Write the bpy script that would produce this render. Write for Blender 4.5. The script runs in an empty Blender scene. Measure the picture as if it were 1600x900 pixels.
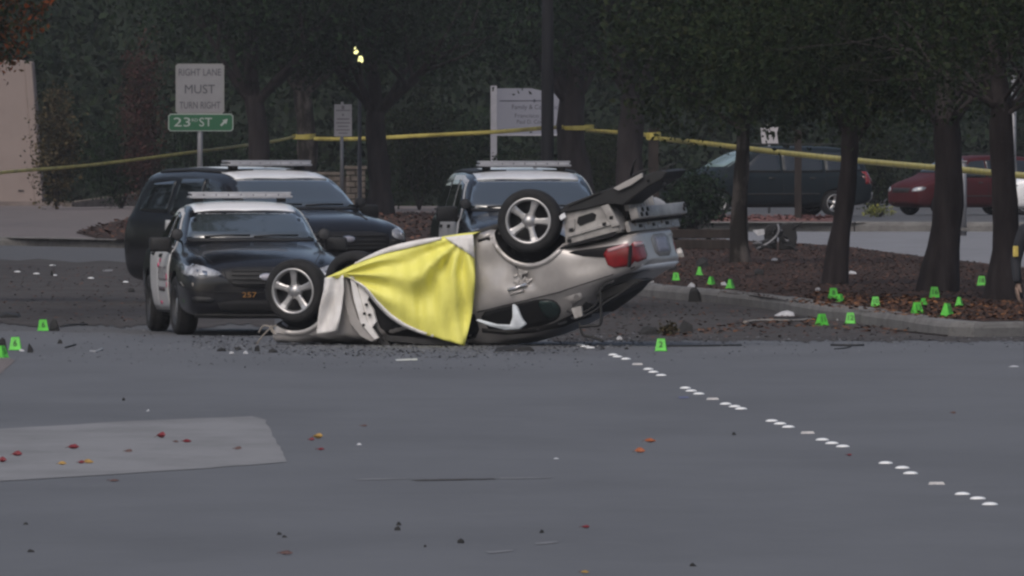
import bpy, bmesh, math, random
import numpy as np
from mathutils import Vector, Matrix
from mathutils.bvhtree import BVHTree
from mathutils.geometry import delaunay_2d_cdt

R = math.radians
SC = bpy.context.scene
COL = SC.collection

# ------------------------------------------------------------------ camera
F, YH, H = 21000.0, 195.0, 2.36          # focal length in photo pixels, horizon row, lens height
cam_data = bpy.data.cameras.new('camera')
cam_data.sensor_width = 36.0
cam_data.lens = F / 1600.0 * 36.0
cam_data.clip_start = 1.0
cam_data.clip_end = 3000.0
cam = bpy.data.objects.new('camera', cam_data)
COL.objects.link(cam)
cam.location = (0, 0, H)
cam.rotation_euler = (R(90) - math.atan((450 - YH) / F), 0, 0)
SC.camera = cam

# ------------------------------------------------------------------ light
SUN_EL, SUN_AZ = 48.0, 205.0             # high soft sun behind the lens, through cloud
world = bpy.data.worlds.new('World')
SC.world = world
world.use_nodes = True
wn = world.node_tree
wn.nodes.clear()
w_out = wn.nodes.new('ShaderNodeOutputWorld')
w_bg = wn.nodes.new('ShaderNodeBackground')
w_sky = wn.nodes.new('ShaderNodeTexSky')
w_sky.sky_type = 'NISHITA'
w_sky.sun_disc = False
w_sky.sun_elevation = R(SUN_EL)
w_sky.sun_rotation = R(SUN_AZ)
w_sky.air_density = 1.0
w_sky.dust_density = 4.0
w_sky.ozone_density = 1.0
w_hsv = wn.nodes.new('ShaderNodeHueSaturation')
w_hsv.inputs['Saturation'].default_value = 0.80
wn.links.new(w_sky.outputs[0], w_hsv.inputs['Color'])
wn.links.new(w_hsv.outputs[0], w_bg.inputs['Color'])
w_bg.inputs['Strength'].default_value = 0.10
wn.links.new(w_bg.outputs[0], w_out.inputs[0])

sun_data = bpy.data.lights.new('sun', 'SUN')
sun_data.energy = 0.6
sun_data.angle = R(30)
sun_data.color = (1.0, 0.95, 0.9)
sun = bpy.data.objects.new('sun', sun_data)
COL.objects.link(sun)
_d = Vector((math.sin(R(SUN_AZ)) * math.cos(R(SUN_EL)), math.cos(R(SUN_AZ)) * math.cos(R(SUN_EL)), math.sin(R(SUN_EL))))
sun.rotation_euler = _d.to_track_quat('Z', 'Y').to_euler()

SC.view_settings.view_transform = 'Standard'
SC.view_settings.look = 'None'
SC.view_settings.exposure = 0.36
SC.view_settings.gamma = 1.0
SC.cycles.pixel_filter_type = 'BLACKMAN_HARRIS'
SC.cycles.filter_width = 2.5             # soft broadcast-video sharpness
SC.cycles.max_bounces = 6
SC.cycles.volume_bounces = 1
HAZE = 0.00013

# ------------------------------------------------------------------ places
def gp(px, py, z=0.0):
    """the point of the level z seen at a photo pixel"""
    Y = F * (H - z) / (py - YH)
    return Vector(((px - 800) / F * Y, Y, z))

def at(px, py, Y):
    """the point Y metres from the lens seen at a photo pixel"""
    return Vector(((px - 800) / F * Y, Y, H - (py - YH) / F * Y))

# ------------------------------------------------------------------ objects
def tag(o, label=None, cat=None, group=None, kind=None):
    if label: o['label'] = label
    if cat: o['category'] = cat
    if group: o['group'] = group
    if kind: o['kind'] = kind
    return o

def thing(name, label, cat, loc=(0, 0, 0), rotz=0.0, group=None, scale=1.0):
    o = bpy.data.objects.new(name, None)
    COL.objects.link(o)
    o.empty_display_size = 0.2
    o.location = loc
    o.rotation_euler = (0, 0, rotz)
    o.scale = (scale,) * 3
    return tag(o, label, cat, group)

def link(name, me, mats=None, parent=None):
    o = bpy.data.objects.new(name, me)
    COL.objects.link(o)
    if mats is not None:
        if not isinstance(mats, (list, tuple)): mats = [mats]
        if len(me.materials) == 0:
            for m in mats: me.materials.append(m)
    if parent is not None: o.parent = parent
    return o

def obj(name, bm, mats=None, parent=None, smooth=False):
    me = bpy.data.meshes.new(name)
    bm.to_mesh(me)
    bm.free()
    if smooth: me.shade_smooth()
    return link(name, me, mats, parent)

def copy_thing(src, loc=None, rotz=None, label=None):
    def rec(o, parent):
        c = o.copy()
        COL.objects.link(c)
        if parent is not None: c.parent = parent
        for ch in o.children: rec(ch, c)
        return c
    r = rec(src, None)
    if loc is not None: r.location = loc
    if rotz is not None: r.rotation_euler = (0, 0, rotz)
    if label: r['label'] = label
    return r

def mesh_np(name, V, Q):
    """mesh from numpy arrays: V (n,3), Q (m,k) faces of one size"""
    me = bpy.data.meshes.new(name)
    m, k = Q.shape
    me.vertices.add(len(V)); me.vertices.foreach_set('co', np.ascontiguousarray(V, dtype=np.float32).ravel())
    me.loops.add(m * k); me.loops.foreach_set('vertex_index', np.ascontiguousarray(Q, dtype=np.int32).ravel())
    me.polygons.add(m)
    me.polygons.foreach_set('loop_start', np.arange(0, m * k, k, dtype=np.int32))
    me.update(calc_edges=True)
    return me

# ------------------------------------------------------------------ bmesh shapes
def B(): return bmesh.new()

def box(bm, c, s, rot=None, bev=0.0, mi=0):
    r = bmesh.ops.create_cube(bm, size=1.0)
    vs = r['verts']
    M = Matrix.Translation(Vector(c)) @ (rot.to_4x4() if rot is not None else Matrix.Identity(4)) @ Matrix.Diagonal((s[0], s[1], s[2], 1))
    bmesh.ops.transform(bm, matrix=M, verts=vs)
    fs = set(f for v in vs for f in v.link_faces)
    if bev > 0:
        es = list(set(e for v in vs for e in v.link_edges))
        r2 = bmesh.ops.bevel(bm, geom=es, offset=bev, segments=2, affect='EDGES', profile=0.5)
        fs = set(f for f in r2['faces']) | set(f for f in fs if f.is_valid)
    for f in fs:
        if f.is_valid: f.material_index = mi
    return vs

def tube(bm, pts, radii, seg=8, cap=True, mi=0):
    pts = [Vector(p) for p in pts]
    if not hasattr(radii, '__len__'): radii = [radii] * len(pts)
    rings = []
    prev = None
    for i, p in enumerate(pts):
        t = (pts[min(i + 1, len(pts) - 1)] - pts[max(i - 1, 0)]).normalized()
        if prev is None:
            a = t.orthogonal().normalized()
        else:
            a = (prev - t * prev.dot(t))
            a = a.normalized() if a.length > 1e-6 else t.orthogonal().normalized()
        prev = a
        b = t.cross(a)
        rings.append([bm.verts.new(p + (a * math.cos(2 * math.pi * k / seg) + b * math.sin(2 * math.pi * k / seg)) * radii[i]) for k in range(seg)])
    for i in range(len(rings) - 1):
        for k in range(seg):
            f = bm.faces.new((rings[i][k], rings[i][(k + 1) % seg], rings[i + 1][(k + 1) % seg], rings[i + 1][k]))
            f.material_index = mi; f.smooth = True
    if cap:
        for ring, rev in ((rings[0], True), (rings[-1], False)):
            f = bm.faces.new(list(reversed(ring)) if rev else ring)
            f.material_index = mi

def lathe_y(bm, prof, seg=32, mi=0, closed=False):
    """revolve (radius, y) about the y axis"""
    rings = []
    for r, y in prof:
        rings.append([bm.verts.new((r * math.cos(2 * math.pi * k / seg), y, r * math.sin(2 * math.pi * k / seg))) for k in range(seg)])
    n = len(rings)
    for i in range(n if closed else n - 1):
        a, b = rings[i], rings[(i + 1) % n]
        for k in range(seg):
            f = bm.faces.new((a[k], a[(k + 1) % seg], b[(k + 1) % seg], b[k]))
            f.smooth = True; f.material_index = mi
    return rings

def disc_y(bm, r, y, seg=24, mi=0, x=0, z=0):
    vs = [bm.verts.new((x + r * math.cos(2 * math.pi * k / seg), y, z + r * math.sin(2 * math.pi * k / seg))) for k in range(seg)]
    f = bm.faces.new(vs); f.material_index = mi

def prism(bm, outline, thick, mi=0):
    """outline: list of Vector; extruded by vector thick"""
    t = Vector(thick)
    a = [bm.verts.new(Vector(p)) for p in outline]
    b = [bm.verts.new(Vector(p) + t) for p in outline]
    n = len(a)
    bm.faces.new(a).material_index = mi
    bm.faces.new(list(reversed(b))).material_index = mi
    for i in range(n):
        bm.faces.new((a[(i + 1) % n], a[i], b[i], b[(i + 1) % n])).material_index = mi
    bmesh.ops.recalc_face_normals(bm, faces=bm.faces[:])

def sheet(name, pts, m, kind='structure', z=None):
    """a flat sheet through world points (polygon)"""
    vs = [Vector((p[0], p[1])) for p in pts]
    r = delaunay_2d_cdt(vs, [], [list(range(len(vs)))], 1, 1e-5)
    bm = B()
    zz = z if z is not None else pts[0][2]
    bv = [bm.verts.new((v.x, v.y, zz)) for v in r[0]]
    for f in r[2]:
        try: bm.faces.new([bv[i] for i in f])
        except ValueError: pass
    bmesh.ops.recalc_face_normals(bm, faces=bm.faces[:])
    for f in bm.faces:
        if f.normal.z < 0: f.normal_flip()
    o = obj(name, bm, m)
    if kind: o['kind'] = kind
    return o

def smooth_line(pts, n=8):
    """Catmull-Rom through points"""
    P = [Vector(p) for p in pts]
    out = []
    for i in range(len(P) - 1):
        p0, p1, p2, p3 = P[max(i - 1, 0)], P[i], P[i + 1], P[min(i + 2, len(P) - 1)]
        for k in range(n):
            t = k / n
            out.append(0.5 * ((2 * p1) + (p2 - p0) * t + (2 * p0 - 5 * p1 + 4 * p2 - p3) * t * t + (3 * p1 - p0 - 3 * p2 + p3) * t ** 3))
    out.append(P[-1])
    return out

_text_cache = {}
def text_verts(s, size=1.0):
    """triangulated lettering in the xy plane, centred; returns verts, faces"""
    key = (s,)
    if key not in _text_cache:
        cu = bpy.data.curves.new('lettering', 'FONT')
        cu.body = s
        cu.align_x = 'CENTER'; cu.align_y = 'CENTER'
        cu.resolution_u = 3
        o = bpy.data.objects.new('lettering', cu)
        COL.objects.link(o)
        dg = bpy.context.evaluated_depsgraph_get()
        me = bpy.data.meshes.new_from_object(o.evaluated_get(dg))
        vs = [tuple(v.co[:2]) for v in me.vertices]
        fs = [tuple(p.vertices) for p in me.polygons]
        COL.objects.unlink(o); bpy.data.objects.remove(o); bpy.data.curves.remove(cu); bpy.data.meshes.remove(me)
        _text_cache[key] = (vs, fs)
    vs, fs = _text_cache[key]
    return [(x * size, y * size) for x, y in vs], fs

def lettering(name, s, size, M, m, parent=None, width=None):
    """flat lettering: M places the text's xy plane"""
    vs, fs = text_verts(s, size)
    if width:
        xs = [v[0] for v in vs]; k = width / (max(xs) - min(xs)); c = (max(xs) + min(xs)) / 2
        vs = [((x - c) * k, y) for x, y in vs]
    me = bpy.data.meshes.new(name)
    me.from_pydata([M @ Vector((x, y, 0)) for x, y in vs], [], fs)
    return link(name, me, m, parent)

# ------------------------------------------------------------------ materials
MATS = {}
def mat(name, col, rough=0.6, metal=0.0, var=0.0, vscale=4.0, bump=0.0, bscale=40.0, coat=0.0, spec=0.5, col2=None, stretch=None, island=None, trans=0.0, emit=None, detail=6.0, ramp=(0.35, 0.65), cior=1.5):
    if name in MATS: return MATS[name]
    m = bpy.data.materials.new(name)
    m.use_nodes = True
    nt = m.node_tree
    bsdf = nt.nodes['Principled BSDF']
    bsdf.inputs['Roughness'].default_value = rough
    bsdf.inputs['Metallic'].default_value = metal
    bsdf.inputs['Coat Weight'].default_value = coat
    bsdf.inputs['Coat Roughness'].default_value = 0.08
    bsdf.inputs['Coat IOR'].default_value = cior
    bsdf.inputs['Specular IOR Level'].default_value = spec
    bsdf.inputs['Base Color'].default_value = (*col, 1)
    if emit:
        bsdf.inputs['Emission Color'].default_value = (*emit[0], 1)
        bsdf.inputs['Emission Strength'].default_value = emit[1]
    tc = nt.nodes.new('ShaderNodeTexCoord')
    src = tc.outputs['Object']
    if stretch:
        mp = nt.nodes.new('ShaderNodeMapping')
        mp.inputs['Scale'].default_value = stretch
        nt.links.new(src, mp.inputs[0]); src = mp.outputs[0]
    if island:
        g = nt.nodes.new('ShaderNodeNewGeometry')
        cr = nt.nodes.new('ShaderNodeValToRGB')
        el = cr.color_ramp.elements
        n = len(island)
        while len(el) < n: el.new(0.5)
        for i, c in enumerate(island):
            el[i].position = i / max(1, n - 1); el[i].color = (*c, 1)
        nt.links.new(g.outputs['Random Per Island'], cr.inputs[0])
        nt.links.new(cr.outputs[0], bsdf.inputs['Base Color'])
    elif var > 0 or col2:
        nz = nt.nodes.new('ShaderNodeTexNoise')
        nz.inputs['Scale'].default_value = vscale
        nz.inputs['Detail'].default_value = detail
        nz.inputs['Roughness'].default_value = 0.6
        nt.links.new(src, nz.inputs['Vector'])
        cr = nt.nodes.new('ShaderNodeValToRGB')
        e = cr.color_ramp.elements
        e[0].position, e[1].position = ramp
        if col2: a, b = col, col2
        else: a, b = [c * (1 - var) for c in col], [min(1, c * (1 + var)) for c in col]
        e[0].color = (*a, 1); e[1].color = (*b, 1)
        nt.links.new(nz.outputs[0], cr.inputs[0])
        nt.links.new(cr.outputs[0], bsdf.inputs['Base Color'])
    if bump > 0:
        nb = nt.nodes.new('ShaderNodeTexNoise')
        nb.inputs['Scale'].default_value = bscale
        nb.inputs['Detail'].default_value = 4
        nt.links.new(src, nb.inputs['Vector'])
        bp = nt.nodes.new('ShaderNodeBump')
        bp.inputs['Strength'].default_value = bump
        bp.inputs['Distance'].default_value = 0.02
        nt.links.new(nb.outputs[0], bp.inputs['Height'])
        nt.links.new(bp.outputs[0], bsdf.inputs['Normal'])
    MATS[name] = m
    return m

def ground_mat(name, base, layers, rough=0.9, bump=0.05, spec=0.3):
    """layers: (scale, stretch, low, high, colour, amount)"""
    m = bpy.data.materials.new(name)
    m.use_nodes = True
    nt = m.node_tree
    bsdf = nt.nodes['Principled BSDF']
    bsdf.inputs['Roughness'].default_value = rough
    bsdf.inputs['Specular IOR Level'].default_value = spec
    tc = nt.nodes.new('ShaderNodeTexCoord')
    prev = None
    for i, (sc, st, lo, hi, c, amt) in enumerate(layers):
        mp = nt.nodes.new('ShaderNodeMapping'); mp.inputs['Scale'].default_value = st
        mp.inputs['Location'].default_value = (i * 7.3, i * 3.1, 0)
        nt.links.new(tc.outputs['Object'], mp.inputs[0])
        nz = nt.nodes.new('ShaderNodeTexNoise'); nz.inputs['Scale'].default_value = sc; nz.inputs['Detail'].default_value = 7; nz.inputs['Roughness'].default_value = 0.65
        nt.links.new(mp.outputs[0], nz.inputs['Vector'])
        mr = nt.nodes.new('ShaderNodeMapRange'); mr.inputs[1].default_value = lo; mr.inputs[2].default_value = hi; mr.inputs[4].default_value = amt
        nt.links.new(nz.outputs[0], mr.inputs[0])
        mx = nt.nodes.new('ShaderNodeMix'); mx.data_type = 'RGBA'
        nt.links.new(mr.outputs[0], mx.inputs[0])
        if prev is None: mx.inputs[6].default_value = (*base, 1)
        else: nt.links.new(prev, mx.inputs[6])
        mx.inputs[7].default_value = (*c, 1)
        prev = mx.outputs[2]
    nt.links.new(prev, bsdf.inputs['Base Color'])
    if bump:
        nb = nt.nodes.new('ShaderNodeTexNoise'); nb.inputs['Scale'].default_value = 60; nb.inputs['Detail'].default_value = 3
        nt.links.new(tc.outputs['Object'], nb.inputs['Vector'])
        bp = nt.nodes.new('ShaderNodeBump'); bp.inputs['Strength'].default_value = bump; bp.inputs['Distance'].default_value = 0.01
        nt.links.new(nb.outputs[0], bp.inputs['Height']); nt.links.new(bp.outputs[0], bsdf.inputs['Normal'])
    MATS[name] = m
    return m

ASPHALT = (0.115, 0.119, 0.130)
m_road = ground_mat('asphalt', ASPHALT, [
    (0.35, (1, 0.35, 1), 0.42, 0.66, (0.092, 0.095, 0.104), 0.9),
    (1.6, (1, 0.5, 1), 0.55, 0.75, (0.134, 0.138, 0.147), 0.5),
    (0.25, (0.3, 1.2, 1), 0.58, 0.72, (0.094, 0.097, 0.105), 0.7),
    (14.0, (1, 1, 1), 0.55, 0.72, (0.15, 0.15, 0.155), 0.4)])
m_far_road = ground_mat('worn_asphalt', (0.086, 0.087, 0.093), [
    (0.4, (1, 0.4, 1), 0.45, 0.65, (0.092, 0.091, 0.095), 0.8),
    (2.5, (1, 0.5, 1), 0.5, 0.7, (0.062, 0.060, 0.061), 0.7)])
m_dirt = ground_mat('gutter_dirt', (0.062, 0.057, 0.057), [
    (0.8, (1, 0.5, 1), 0.42, 0.62, (0.080, 0.075, 0.075), 0.9),
    (3.0, (1, 0.6, 1), 0.5, 0.68, (0.040, 0.034, 0.032), 0.9),
    (9.0, (1, 1, 1), 0.58, 0.7, (0.085, 0.065, 0.05), 0.6)], rough=1.0, bump=0.2, spec=.1)
m_mulch = ground_mat('bark_mulch', (0.036, 0.024, 0.020), [
    (1.2, (1, 0.5, 1), 0.42, 0.62, (0.050, 0.031, 0.025), 0.9),
    (6.0, (1, 0.6, 1), 0.5, 0.66, (0.022, 0.017, 0.015), 0.9),
    (14.0, (1, 1, 1), 0.60, 0.72, (0.075, 0.045, 0.032), 0.7)], rough=1.0, bump=0.3, spec=0.1)
m_soil = ground_mat('soil', (0.045, 0.036, 0.028), [(1.0, (1, 1, 1), 0.4, 0.6, (0.03, 0.03, 0.02), 0.8)], rough=1.0)
m_walk = ground_mat('pavement_concrete', (0.150, 0.128, 0.124), [
    (0.7, (1, 0.4, 1), 0.4, 0.65, (0.125, 0.108, 0.105), 0.9),
    (5.0, (1, 0.5, 1), 0.55, 0.72, (0.10, 0.088, 0.085), 0.6)])
m_kerb = ground_mat('kerb_concrete', (0.17, 0.165, 0.160), [
    (1.5, (1, 1, 1), 0.4, 0.65, (0.115, 0.110, 0.108), 0.9),
    (8.0, (1, 1, 3), 0.52, 0.7, (0.075, 0.068, 0.064), 0.7)])
m_pale_path = ground_mat('pale_concrete', (0.20, 0.20, 0.215), [
    (1.0, (1, 0.4, 1), 0.42, 0.65, (0.165, 0.165, 0.175), 0.9), (6.0, (1, 0.5, 1), 0.56, 0.72, (0.15, 0.145, 0.14), 0.6)])
m_patch = ground_mat('worn_pale_paint', (0.215, 0.213, 0.220), [
    (1.2, (1, 0.4, 1), 0.42, 0.66, (0.160, 0.159, 0.162), 0.9), (9.0, (1, 1, 1), 0.52, 0.72, (0.14, 0.14, 0.145), 0.5)])

m_black = mat('black_paint', (0.007, 0.007, 0.009), 0.24, coat=0.45, spec=.35, var=0.15, vscale=2)
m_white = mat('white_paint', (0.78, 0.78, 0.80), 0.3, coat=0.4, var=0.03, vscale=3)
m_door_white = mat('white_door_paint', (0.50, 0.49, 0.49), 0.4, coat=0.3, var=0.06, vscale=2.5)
m_silver = mat('champagne_paint', (0.42, 0.395, 0.382), 0.36, metal=0.3, coat=0.3, col2=(0.365, 0.342, 0.33), vscale=5.5, bump=0.07, bscale=7, ramp=(.42, .62))
m_bare = mat('bare_panel_metal', (0.42, 0.40, 0.385), 0.5, metal=0.3, col2=(0.26, 0.245, 0.235), vscale=7, bump=0.15, bscale=14)
m_green = mat('dark_teal_paint', (0.006, 0.012, 0.016), 0.5, spec=.18)
m_red = mat('red_car_paint', (0.055, 0.009, 0.012), 0.55, spec=.15)
m_glass = mat('car_glass', (0.008, 0.010, 0.011), 0.05, spec=0.8, coat=0.2)
m_windshield = mat('windshield_glass', (0.040, 0.050, 0.054), 0.05, spec=1.0, coat=1.0, cior=2.1)  # base colour greyed to stand in for a brighter sky reflection
m_van_glass = mat('van_windshield_glass', (0.20, 0.28, 0.28), 0.15, spec=1.0, coat=0.6)  # pale base colour stands in for sky reflected in the glass
m_rubber = mat('tyre_rubber', (0.018, 0.018, 0.019), 0.85, var=0.25, vscale=12, spec=0.3)
m_alloy = mat('alloy_wheel', (0.44, 0.43, 0.43), 0.36, metal=0.75, var=0.12, vscale=9)
m_alloy_dark = mat('wheel_barrel', (0.055, 0.055, 0.058), 0.5, metal=0.5)
m_plastic = mat('black_plastic', (0.011, 0.011, 0.012), 0.65, var=0.3, vscale=6)
m_dark = mat('dark_interior', (0.006, 0.006, 0.007), 0.9)
m_dark_trim = mat('dark_trim', (0.022, 0.021, 0.021), 0.7, var=0.3, vscale=8)
m_chrome = mat('chrome', (0.62, 0.62, 0.64), 0.18, metal=0.9)
m_lamp = mat('headlamp_lens', (0.48, 0.49, 0.52), 0.12, coat=0.6, col2=(0.12, 0.12, 0.13), vscale=9, spec=0.8)
m_red_lens = mat('red_lens', (0.22, 0.006, 0.010), 0.25, coat=0.25, col2=(0.12, 0.004, 0.006), vscale=8)
m_clear_lens = mat('clear_lens', (0.50, 0.30, 0.31), 0.15, coat=0.6)
m_amber = mat('amber_numerals', (0.26, 0.12, 0.025), 0.6)
m_bar = mat('lightbar_housing', (0.30, 0.30, 0.32), 0.35, coat=0.4, var=0.1)
m_bar_lens = mat('lightbar_lens', (0.40, 0.40, 0.43), 0.2, coat=0.5, var=0.25, vscale=5)
m_decal = mat('door_lettering', (0.075, 0.05, 0.055), 0.5)
m_pink = mat('red_glint', (0.75, 0.06, 0.20), 0.35, coat=0.5)  # pink-red base colour stands in for emergency light glinting on the door
m_plate = mat('number_plate', (0.36, 0.35, 0.40), 0.5, var=0.08, vscale=20)
m_yellow = mat('yellow_tarp', (0.82, 0.78, 0.17), 0.55, col2=(0.75, 0.71, 0.15), vscale=3.0, bump=0.4, bscale=7)
m_lining = mat('white_tarp_lining', (0.76, 0.74, 0.73), 0.7, col2=(0.60, 0.57, 0.55), vscale=5, bump=0.4, bscale=8)
m_airbag = mat('airbag_fabric', (0.50, 0.53, 0.56), 0.8, var=0.2, vscale=6)
m_marker = mat('green_marker', (0.09, 0.52, 0.045), 0.5, var=0.16, vscale=14)
m_ink = mat('dark_ink', (0.012, 0.02, 0.012), 0.7)
m_tape = mat('yellow_tape', (0.44, 0.37, 0.09), 0.45, col2=(0.30, 0.25, 0.06), vscale=2.4, ramp=(0.45, 0.6))
m_dot = mat('white_ceramic', (0.82, 0.82, 0.82), 0.35, coat=0.3, var=0.06, vscale=30)
m_reflector = mat('pavement_reflector', (0.46, 0.44, 0.43), 0.4, var=0.15, vscale=20)
m_bark = mat('tree_bark', (0.017, 0.014, 0.015), 0.95, col2=(0.036, 0.030, 0.031), vscale=6, stretch=(1, 1, 0.22), bump=0.6, bscale=18, spec=.1)
m_bark_pale = mat('blotched_bark', (0.018, 0.016, 0.015), 0.95, col2=(0.085, 0.074, 0.070), vscale=4.5, stretch=(1, 1, 0.4), bump=0.6, bscale=18, ramp=(0.48, 0.62), spec=.1)
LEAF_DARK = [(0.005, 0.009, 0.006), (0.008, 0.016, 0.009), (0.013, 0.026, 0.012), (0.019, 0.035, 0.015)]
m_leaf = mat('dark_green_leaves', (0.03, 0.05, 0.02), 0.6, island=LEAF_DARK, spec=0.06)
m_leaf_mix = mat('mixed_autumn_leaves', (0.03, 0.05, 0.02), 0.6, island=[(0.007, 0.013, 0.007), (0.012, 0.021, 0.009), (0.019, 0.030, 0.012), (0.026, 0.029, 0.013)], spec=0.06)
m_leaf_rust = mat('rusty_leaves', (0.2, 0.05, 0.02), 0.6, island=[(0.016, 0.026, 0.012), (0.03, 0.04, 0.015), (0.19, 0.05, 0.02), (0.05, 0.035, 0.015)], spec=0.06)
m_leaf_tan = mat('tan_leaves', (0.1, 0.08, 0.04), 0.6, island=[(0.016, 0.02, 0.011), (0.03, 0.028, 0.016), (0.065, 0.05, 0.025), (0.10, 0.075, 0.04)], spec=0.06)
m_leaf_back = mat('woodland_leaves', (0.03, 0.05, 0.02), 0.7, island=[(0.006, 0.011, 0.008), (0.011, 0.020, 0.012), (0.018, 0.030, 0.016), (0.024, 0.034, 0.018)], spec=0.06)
m_litter = mat('leaf_litter', (0.1, 0.05, 0.02), 0.8, island=[(0.020, 0.015, 0.013), (0.038, 0.023, 0.018), (0.070, 0.035, 0.026), (0.15, 0.070, 0.045), (0.030, 0.020, 0.017)], spec=0.2)
m_leaf_redfall = mat('red_fallen_leaf', (0.17, 0.018, 0.026), 0.6, var=0.4, vscale=25)
m_leaf_orange = mat('orange_fallen_leaf', (0.33, 0.095, 0.035), 0.6, var=0.3, vscale=25)
m_leaf_yellow = mat('yellow_fallen_leaf', (0.36, 0.22, 0.06), 0.6, var=0.3, vscale=25)
m_leaf_brown = mat('brown_fallen_leaf', (0.10, 0.055, 0.05), 0.7, var=0.3, vscale=25)
m_sign = mat('sign_face', (0.20, 0.198, 0.21), 0.5, var=0.05, vscale=5)  # white face darkened: tree shade is put into the base colour
m_sign_white = mat('white_sign_face', (0.42, 0.40, 0.42), 0.5, var=0.05)
m_sign_text = mat('sign_lettering', (0.045, 0.045, 0.055), 0.6)
m_sign_green = mat('street_sign_green', (0.010, 0.085, 0.036), 0.45)
m_sign_legend = mat('street_sign_legend', (0.32, 0.36, 0.34), 0.5)
m_twig = mat('bare_twig_bark', (0.052, 0.044, 0.045), 0.95, var=0.4, vscale=6, spec=.1)
m_leaf_maroon = mat('maroon_leaves', (.05, .02, .02), .6, island=[(.02, .02, .012), (.045, .022, .020), (.075, .030, .030), (.03, .03, .016)], spec=.06)
m_steel = mat('galvanised_steel', (0.20, 0.20, 0.215), 0.5, metal=0.4, var=0.1)
m_board = mat('office_board', (0.25, 0.255, 0.305), 0.5, var=0.04, vscale=2)  # base colour lowered to carry the shade of the trees
m_post_white = mat('white_post', (0.42, 0.41, 0.45), 0.5, var=0.05)
m_pole_dark = mat('dark_pole', (0.008, 0.008, 0.010), 0.8, spec=.2)
m_wood = mat('weathered_wood', (0.032, 0.026, 0.024), 0.9, spec=.1, var=0.3, vscale=10, stretch=(1, 1, 0.2))
m_stucco = mat('pink_stucco', (0.255, 0.205, 0.188), 0.9, col2=(0.225, 0.18, 0.165), vscale=0.9, bump=0.15, bscale=30)
m_block = mat('stone_block', (0.105, 0.088, 0.076), 0.95, var=0.35, vscale=5, bump=0.3, bscale=16)
m_mortar = mat('block_joint', (0.035, 0.03, 0.028), 1.0)
m_cloth_dark = mat('dark_uniform', (0.012, 0.013, 0.018), 0.85, var=0.2, vscale=10)
m_skin = mat('skin', (0.20, 0.135, 0.105), 0.6, var=0.08)
m_patch_yellow = mat('yellow_patch', (0.55, 0.42, 0.10), 0.6, var=0.2, vscale=30)
m_debris_black = mat('broken_plastic', (0.011, 0.011, 0.012), 0.8, var=0.3, vscale=12)
m_debris_pale = mat('pale_fragment', (0.42, 0.42, 0.44), 0.6, var=0.2, vscale=12)
m_debris_tan = mat('painted_fragment', (0.26, 0.23, 0.20), 0.5, var=0.25, vscale=10)

# ================================================================== vehicles
def section(w, zb, zbelt, ztop, wg, wt):
    h = zbelt - zb
    return [(0, zb), (w * .80, zb), (w * .955, zb + .05), (w, zb + .42 * h), (w * .995, zb + .76 * h), (w * .962, zbelt - .012),
            (wg, zbelt + .016), (wg + (wt - wg) * .55, zbelt + .55 * (ztop - zbelt)), (wt, ztop - .055), (wt * .82, ztop - .014), (wt * .4, ztop + .010), (0, ztop + .012)]

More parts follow.
